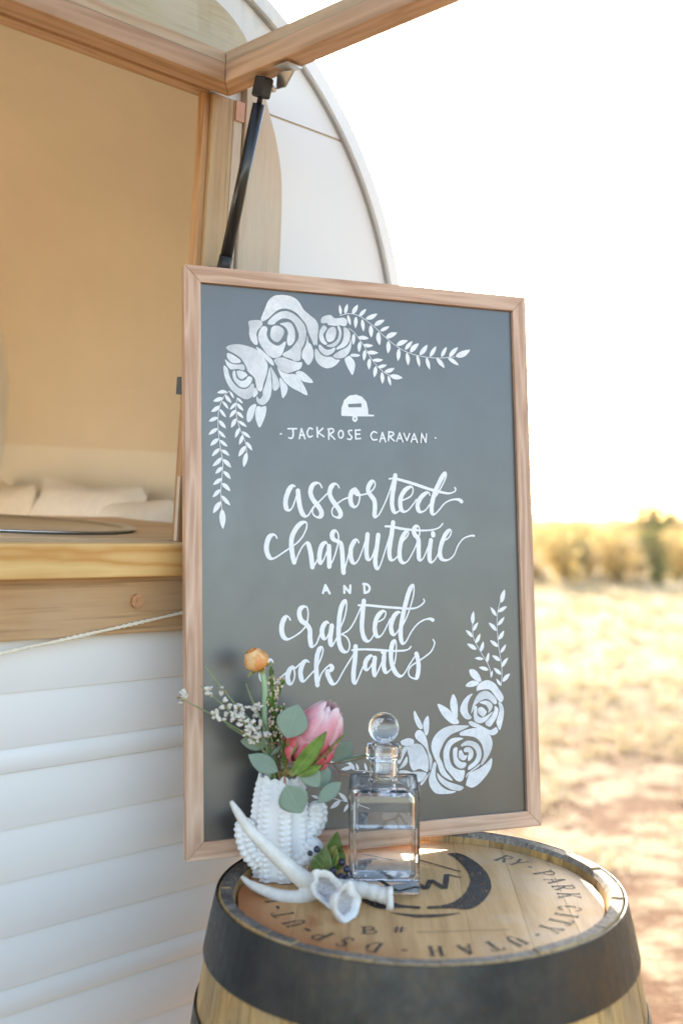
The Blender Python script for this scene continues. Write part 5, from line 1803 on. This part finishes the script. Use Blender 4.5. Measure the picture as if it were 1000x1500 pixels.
M_PLEAF = leafmat('protea_leaf', (.17, .29, .055), rough=.45, vary=.3, trans=.2, nscale=60)


def blade(L, W, fold=.12, curve=.0, n=5, m=12, power=.9, tip=.0):
    """flat leaf in its own xy plane, base at origin growing along y; returns points grid fn"""
    pts = []
    for j in range(m):
        t_ = j / (m - 1)
        w = W / 2 * max(.02, sin(pi * t_ ** power)) ** .8
        for i in range(n):
            s = -1 + 2 * i / (n - 1)
            pts.append(Vector((s * w, L * t_, fold * w * abs(s) - curve * L * t_ * t_)))
    return pts, n, m


def add_leaf(parent, name, mat, base, tip, W, tilt=0.0, fold=.15, curve=.05, power=.9, origin=Vector((0, 0, 0)), face=Vector((0, -1, 0)), rib=None):
    base, tip = Vector(base), Vector(tip)
    d = tip - base
    L = d.length
    y_ = d.normalized()
    z_ = (face - y_ * face.dot(y_)).normalized()
    x_ = y_.cross(z_)
    R = Matrix.Rotation(tilt, 3, y_)
    x_, z_ = R @ x_, R @ z_
    pts, n, m = blade(L, W, fold, curve, power=power)
    mb = MB()
    for p in pts:
        mb.v.append(tuple(base - origin + x_ * p.x + y_ * p.y + z_ * p.z))
    for j in range(m - 1):
        for i in range(n - 1):
            mb.face([j * n + i, j * n + i + 1, (j + 1) * n + i + 1, (j + 1) * n + i])
    o = mb.build(name, mat, parent, True)
    s = o.modifiers.new('sub', 'SUBSURF')
    s.levels = s.render_levels = 1
    so = o.modifiers.new('thick', 'SOLIDIFY')
    so.thickness = .0006
    if rib:
        mb = MB()
        rp = [pts[j * n + n // 2] for j in range(m)]
        mb.tube([tuple(base - origin + x_ * p.x + y_ * p.y + z_ * (p.z + .0003)) for p in rp[:-1]], [.0005 * (1 - .8 * k / m) for k in range(m - 1)], 5)
        mb.build('midrib', rib, o)
    return o


M_RIB = leafmat('pale_rib', (.42, .45, .22), vary=.1, trans=.1)
for b_, t_, W_, tl, dz in (((428, 1136), (479, 1072), .024, .25, 1.606), ((452, 1128), (508, 1074), .014, 1.1, 1.618), ((421, 1110), (436, 1072), .016, -.6, 1.622), ((418, 1128), (415, 1080), .013, .9, 1.64), ((436, 1136), (472, 1122), .014, .3, 1.612)):
    add_leaf(prot, 'leaf', M_PLEAF, at(*b_, dz), at(*t_, dz - .004), W_, tl, .25, .03, .8, origin=pc, rib=M_RIB)

# eucalyptus
M_EUC = leafmat('eucalyptus_leaf', (.235, .32, .245), rough=.6, vary=.09, trans=.12, nscale=30)
M_EUCRIB = leafmat('eucalyptus_rib', (.36, .42, .33), vary=.05, trans=.1)
M_EUCST = leafmat('red_stem', (.36, .17, .08), vary=.2, trans=.05)
eo = VT.copy()
for nm, lab, leaves, stems in (
    ('eucalyptus_sprig', 'grey green eucalyptus sprig with round leaves drooping over the vase front',
     [((420, 1081), (437, 1033), .046, .05, 1.602), ((419, 1151), (441, 1192), .045, .1, 1.612), ((440, 1117), (468, 1153), .030, -.25, 1.618), ((430, 1116), (457, 1124), .012, .9, 1.615)],
     [[(417, 1165, 1.66), (420, 1120, 1.64), (419, 1098, 1.628), (420, 1081, 1.602)], [(416, 1150, 1.65), (417, 1137, 1.627), (419, 1151, 1.612)], [(420, 1120, 1.64), (430, 1116, 1.62), (440, 1117, 1.618)]]),
    ('eucalyptus_sprig', 'eucalyptus sprig with two oval leaves reaching over the left side of the vase',
     [((393, 1089), (352, 1087), .027, -.35, 1.648), ((407, 1130), (364, 1106), .027, .2, 1.632), ((396, 1107), (418, 1090), .011, .8, 1.64)],
     [[(412, 1160, 1.67), (410, 1125, 1.655), (408, 1092, 1.65), (393, 1089, 1.648)], [(412, 1160, 1.67), (409, 1138, 1.64), (407, 1130, 1.632)]]),
    ('eucalyptus_sprig', 'eucalyptus sprig with leaves trailing towards the decanter stopper',
     [((486, 1115), (516, 1089), .036, .3, 1.665), ((500, 1116), (545, 1106), .012, .7, 1.66), ((499, 1146), (464, 1176), .022, .3, 1.622), ((462, 1121), (478, 1155), .034, -.35, 1.64)],
     [[(420, 1160, 1.68), (440, 1128, 1.675), (470, 1121, 1.668), (500, 1116, 1.662), (540, 1108, 1.66)], [(487, 1118, 1.665), (497, 1133, 1.645), (499, 1146, 1.622)], [(497, 1133, 1.645), (512, 1136, 1.64)]])):
    eu = empty(nm, eo)
    tag(eu, lab, 'eucalyptus', 'eucalyptus sprigs in the vase')
    for b_, t_, W_, tl, dz in leaves:
        add_leaf(eu, 'leaf', M_EUC, at(*b_, dz), at(*t_, dz), W_, tl, .10, .06, .92, origin=eo, rib=M_EUCRIB)
    mb = MB()
    for sp_ in stems:
        pp = [Vector(p) - eo for p in spline([tuple(at(*p)) for p in sp_], 6)]
        mb.tube(pp, .0009, 6)
    mb.build('stem', M_EUCST, eu, True)

# heath stem
he = empty('heath_stem', eo)
tag(he, 'upright green heath stem dotted with tiny pink buds in the vase', 'flower')
hp = [Vector(p) for p in spline([tuple(at(410, 1170, 1.675)), tuple(at(404, 1110, 1.672)), tuple(at(401, 1050, 1.672)), tuple(at(397, 984, 1.672))], 14)]
mb = MB()
mb.tube([p - eo for p in hp], [.0016] * len(hp), 6)
qq = random.Random(8)
for k in range(5):
    i0 = 16 + k * 4
    a = qq.uniform(0, 6.28)
    e_ = hp[i0] + Vector((cos(a) * .016, sin(a) * .008, .026))
    mb.tube([hp[i0] - eo, (hp[i0] + e_) / 2 - eo + Vector((cos(a) * .003, 0, -.002)), e_ - eo], .0009, 5)
    hp += [hp[i0].lerp(e_, u / 5) for u in range(1, 6)]
mb.build('stem', M_STEM_D, he, True)
needles, buds = MB(), MB()
zmin, zmax = at(404, 1120, 1.672).z, at(397, 984, 1.672).z
for k in range(2600):
    p = qq.choice(hp)
    f_ = (p.z - zmin) / (zmax - zmin)
    if f_ < -.1:
        continue
    a = qq.uniform(0, 2 * pi)
    rr = .019 * (1 - .7 * max(0, f_)) * qq.uniform(.3, 1)
    tp = p + Vector((cos(a) * rr, sin(a) * rr * .8, qq.uniform(.002, .010)))
    s_ = Vector((-sin(a), cos(a), 0)) * .0016
    b = len(needles.v)
    needles.v += [tuple(p - s_ - eo), tuple(p + s_ - eo), tuple(tp - eo)]
    needles.face([b, b + 1, b + 2])
    if k % 9 == 0 and -.05 < f_ < .92:
        buds.ball(tuple(tp - eo), qq.uniform(.0012, .0023), 7, 5, (1, 1, 1.3))
needles.build('needles', leafmat('heath_needle', (.24, .40, .09), vary=.3, trans=.3), he)
buds.build('buds', flat('heath_bud', (.66, .50, .36), .6, vary=.25, nscale=200), he, True)

# white broom sprigs on the left
M_WB = leafmat('white_blossom', (.80, .75, .66), rough=.6, vary=.06, trans=.25, nscale=80)
M_CAL = flat('calyx_brown', (.3, .2, .1), .7, vary=.2)
qq = random.Random(12)
broom = (
    ('broom_sprig', 'white flowered broom sprig reaching out past the sign frame', [(405, 1150, 1.665), (380, 1092, 1.64), (325, 1055, 1.62), (262, 1022, 1.60)], [.47, .52, .70, .73, .97, 1.0]),
    ('broom_sprig', 'white flowered broom sprig with blossoms along its upper half', [(408, 1150, 1.668), (385, 1085, 1.645), (350, 1053, 1.628), (294, 1005, 1.612)], [.36, .42, .50, .56, .62, .70, .74, .80, .92]),
    ('broom_sprig', 'bare tipped broom sprig with one blossom cluster below its tip', [(408, 1150, 1.672), (392, 1085, 1.655), (345, 1032, 1.64), (299, 975, 1.63)], [.40, .47, .60, .63, .78]),
    ('broom_sprig', 'short upright broom twig with two small buds', [(411, 1150, 1.675), (396, 1080, 1.665), (375, 1040, 1.66), (360, 1001, 1.66)], [.62]),
    ('broom_sprig', 'short broom twig leaning beside the heath stem', [(412, 1150, 1.672), (399, 1085, 1.66), (380, 1050, 1.655), (371, 1026, 1.655)], [.8]),
    ('broom_sprig', 'short bare broom twig low in the bunch', [(406, 1150, 1.66), (390, 1105, 1.645), (360, 1080, 1.64), (332, 1062, 1.64)], [.55, .62]))
for nm, lab, ctrl, bl in broom:
    s_ = empty(nm, eo)
    tag(s_, lab, 'flower', 'white broom sprigs')
    pp = [Vector(p) for p in spline([tuple(at(*c)) for c in ctrl], 14)]
    mb = MB()
    mb.tube([p - eo for p in pp], [.0016 - .0008 * k / len(pp) for k in range(len(pp))], 7)
    mb.build('stem', leafmat('broom_stem', (.22, .28, .12), vary=.2, trans=.05), s_, True)
    for f_ in bl:
        p = pp[min(len(pp) - 1, int(f_ * (len(pp) - 1)))]
        bm_ = MB()
        for k in range(qq.randint(2, 4)):
            c = p + Vector((qq.uniform(-.0075, .0075), qq.uniform(-.005, .004), qq.uniform(-.004, .009)))
            for m_ in range(3):
                d = Vector((qq.gauss(0, 1), qq.gauss(0, 1), qq.gauss(.3, 1))).normalized()
                bm_.ball(tuple(c + d * .0018 - eo), qq.uniform(.0022, .0034), 8, 6, (1, .75, 1.35), d.to_track_quat('Z', 'Y').to_matrix())
        bm_.build('blossom', M_WB, s_, True)
        MB().ball(tuple(p - eo), .0022, 7, 5).build('calyx', M_CAL, s_, True)

# ------------------------------------------------------------------ things lying on the barrel head
# antler
def fused(name, mb, mat, voxel, it=6):
    o = mb.build(name, mat, None, True)
    r_ = o.modifiers.new('fuse', 'REMESH')
    r_.mode = 'VOXEL'
    r_.voxel_size = voxel
    r_.use_smooth_shade = True
    s_ = o.modifiers.new('smooth', 'SMOOTH')
    s_.factor = .5
    s_.iterations = it
    return o


def antler_mat():
    t = NT('antler_bone')
    b = t.bsdf(Roughness=.55)
    n1 = t.noise(t.coord(rand=False), 22, 5, .6)
    n2 = t.noise(t.coord((1, 1, 1), rand=False), 160, 5, .7)
    c = t.ramp(n1, [(.3, (.60, .56, .50)), (.6, (.76, .74, .70)), (.8, (.70, .62, .5))])
    c = t.mix(t.math('MULTIPLY', t.ramp(n2, [(.5, (0, 0, 0)), (.75, (1, 1, 1))]), .35), c, (.42, .37, .31))
    t.l(c, b.inputs['Base Color'])
    t.bump(n2, b, .35, .001)
    return t.mat


mb = MB()
beam = [(568, 1314, 1.552), (545, 1307, 1.563), (510, 1300, 1.578), (475, 1297, 1.590), (448, 1302, 1.588)]
bp = spline([tuple(at(*p)) for p in beam], 6)
mb.tube(bp, [.0112 - .0008 * sin(i * 2.0) for i in range(len(bp))], 18)
up_t = spline([tuple(at(*p)) for p in [(470, 1300, 1.590), (440, 1285, 1.583), (400, 1249, 1.575), (366, 1216, 1.57), (347, 1188, 1.57), (338, 1173, 1.571)]], 6)
mb.tube(up_t, [.0142 * (1 - .82 * (i / (len(up_t) - 1)) ** 1.3) for i in range(len(up_t))], 18)
lo_t = spline([tuple(at(*p)) for p in [(466, 1302, 1.588), (440, 1315, 1.577), (412, 1313, 1.578), (383, 1303, 1.594), (365, 1294, 1.609), (354, 1284, 1.624)]], 6)
mb.tube(lo_t, [.0122 * (1 - .78 * (i / (len(lo_t) - 1)) ** 1.4) for i in range(len(lo_t))], 18)
bc = at(570, 1316, 1.551)
qq = random.Random(3)
for k in range(26):
    a = 2 * pi * k / 26
    mb.ball(tuple(bc + Vector((qq.uniform(-.002, .002), cos(a) * .0135, sin(a) * .0135 - .001))), qq.uniform(.0035, .0055), 8, 6)
mb.tube([tuple(bc + Vector((-.004, 0, 0))), tuple(bc + Vector((.003, 0, 0)))], .014, 20)
tag(fused('antler', mb, antler_mat(), .0016, 5), 'small bleached deer antler with two tines lying on the barrel head', 'antler')


# broken white geodes
def geode(c, r, facing, label, seed, sq=(1, 1, 1)):
    c = Vector(c)
    fz = Vector(facing).normalized()
    fx = fz.orthogonal().normalized()
    fy = fz.cross(fx)
    mb = MB()
    nu, nv = 56, 40

    def f(i, j):
        a = 2 * pi * i / nu
        v = j / (nv - 1)
        rim_w = 1 + .24 * noise.noise((cos(a) * 1.6 + seed, sin(a) * 1.6, 0)) + .05 * noise.noise((cos(a) * 5, sin(a) * 5, seed))
        rimz = .22 + .22 * noise.noise((cos(a) * 1.1, sin(a) * 1.1, seed + 4))
        if v < .5:
            ph = pi - (pi - math.acos(rimz)) * (v / .5)
            rr = rim_w
            n_ = .05 * noise.noise((cos(a) * sin(ph) * 2 + seed, sin(a) * sin(ph) * 2, cos(ph) * 2))
            x, y, z = sin(ph) * cos(a) * (rr + n_), sin(ph) * sin(a) * (rr + n_), cos(ph) * (1 + n_)
        else:
            w_ = (v - .5) / .5
            rr = rim_w * sin(math.acos(rimz)) * (1 - w_ ** 2.2) * (.64 if w_ > .05 else .88)
            depth = rimz - (.95 + rimz * .5) * min(1, w_ * 1.6) ** .6
            cr = .20 * noise.noise((rr * cos(a) * 8 + seed, rr * sin(a) * 8, w_ * 7)) * min(1, w_ * 5)
            x, y, z = rr * cos(a) * (1 + cr * .6), rr * sin(a) * (1 + cr * .6), depth + cr
        return c + (fx * x * sq[0] + fy * y * sq[1] + fz * z * sq[2]) * r

    mb.grid(nu, nv, f, True)
    mb.cols = [(1, 1, 1) if k // nu < nv * .56 else (.80, .78, .81) for k in range(len(mb.v))]
    t = NT('geode_' + str(seed))
    b = t.bsdf(Roughness=.5)
    n2 = t.noise(t.coord(rand=False), 90, 5, .7)
    a = t.n('ShaderNodeAttribute', attribute_name='tint')
    t.l(t.mix(1.0, t.ramp(n2, [(.3, (.66, .64, .62)), (.6, (.80, .77, .73)), (.85, (.72, .60, .44))]), a.outputs['Color'], 'MULTIPLY'), b.inputs['Base Color'])
    t.bump(t.noise(t.coord(rand=False), 320, 4, .7), b, .6, .0012)
    o = mb.build('geode', t.mat, None, True)
    return tag(o, label, 'stone', 'broken white geodes')


g1 = at(481, 1311, 1.548)
geode((g1.x, g1.y, HEAD_Z + .0255), .0262, (.42, -.70, .30), 'white geode half standing upright against the antler fork', 1.3, (.80, 1.12, .75))
g2 = at(507, 1326, 1.506)
geode((g2.x, g2.y, HEAD_Z + .0220), .0245, (.62, -.60, .25), 'white geode half tipped towards the antler burr, its hollow showing', 4.7, (1.0, .93, .85))

# sprig of dark leaves and berries
bo = Vector((-.012, 1.60, HEAD_Z))
br = empty('berry_sprig', bo)
tag(br, 'sprig of glossy dark green leaves with blue black berries beside the decanter', 'berries')
M_BLEAF = leafmat('glossy_leaf', (.085, .14, .03), rough=.3, vary=.35, trans=.12, nscale=60)
M_BLEAF2 = leafmat('bronze_leaf', (.22, .21, .05), rough=.35, vary=.35, trans=.12, nscale=60)
for b_, t_, W_, tl, d, mt in (((480, 1268), (495, 1219), .026, .3, 1.612, M_BLEAF), ((467, 1290), (477, 1240), .030, -.2, 1.598, M_BLEAF), ((483, 1272), (490, 1238), .024, -.5, 1.605, M_BLEAF2), ((488, 1276), (503, 1245), .021, .4, 1.602, M_BLEAF),
                              ((460, 1289), (476, 1268), .017, .6, 1.596, M_BLEAF2), ((470, 1286), (459, 1258), .02, .8, 1.604, M_BLEAF), ((490, 1288), (480, 1260), .02, -.7, 1.61, M_BLEAF2)):
    add_leaf(br, 'leaf', mt, at(*b_, d), at(*t_, d), W_, tl, .3, .05, .85, origin=bo)
M_BERRY = flat('berry_skin', (.022, .024, .05), .35, vary=.35, nscale=90)
mb = MB()
for px, py, d, r_ in ((464, 1244, 1.600, .0042), (454, 1250, 1.598, .0034), (501, 1263, 1.594, .0043), (508, 1273, 1.59, .0043), (488, 1275, 1.592, .0042), (499, 1285, 1.588, .0050), (508, 1286, 1.584, .0042), (481, 1266, 1.60, .0038), (478, 1283, 1.592, .0042), (492, 1292, 1.584, .0044), (484, 1290, 1.588, .004)):
    p = at(px, py, d)
    MB().ball(tuple(p - bo), r_ * 1.2, 14, 9).build('berry', M_BERRY, br, True)
    mb.tube([tuple(p - bo), tuple((p + at(490, 1286, 1.596)) / 2 - bo + Vector((0, 0, -.002))), tuple(at(488, 1288, 1.598) - bo)], .0007, 5)
mb.tube([tuple(at(488, 1288, 1.598) - bo), tuple(at(478, 1291, 1.597) - bo), tuple(at(460, 1290, 1.6) - bo)], .0014, 6)
mb.build('stem', M_STEM_D, br)
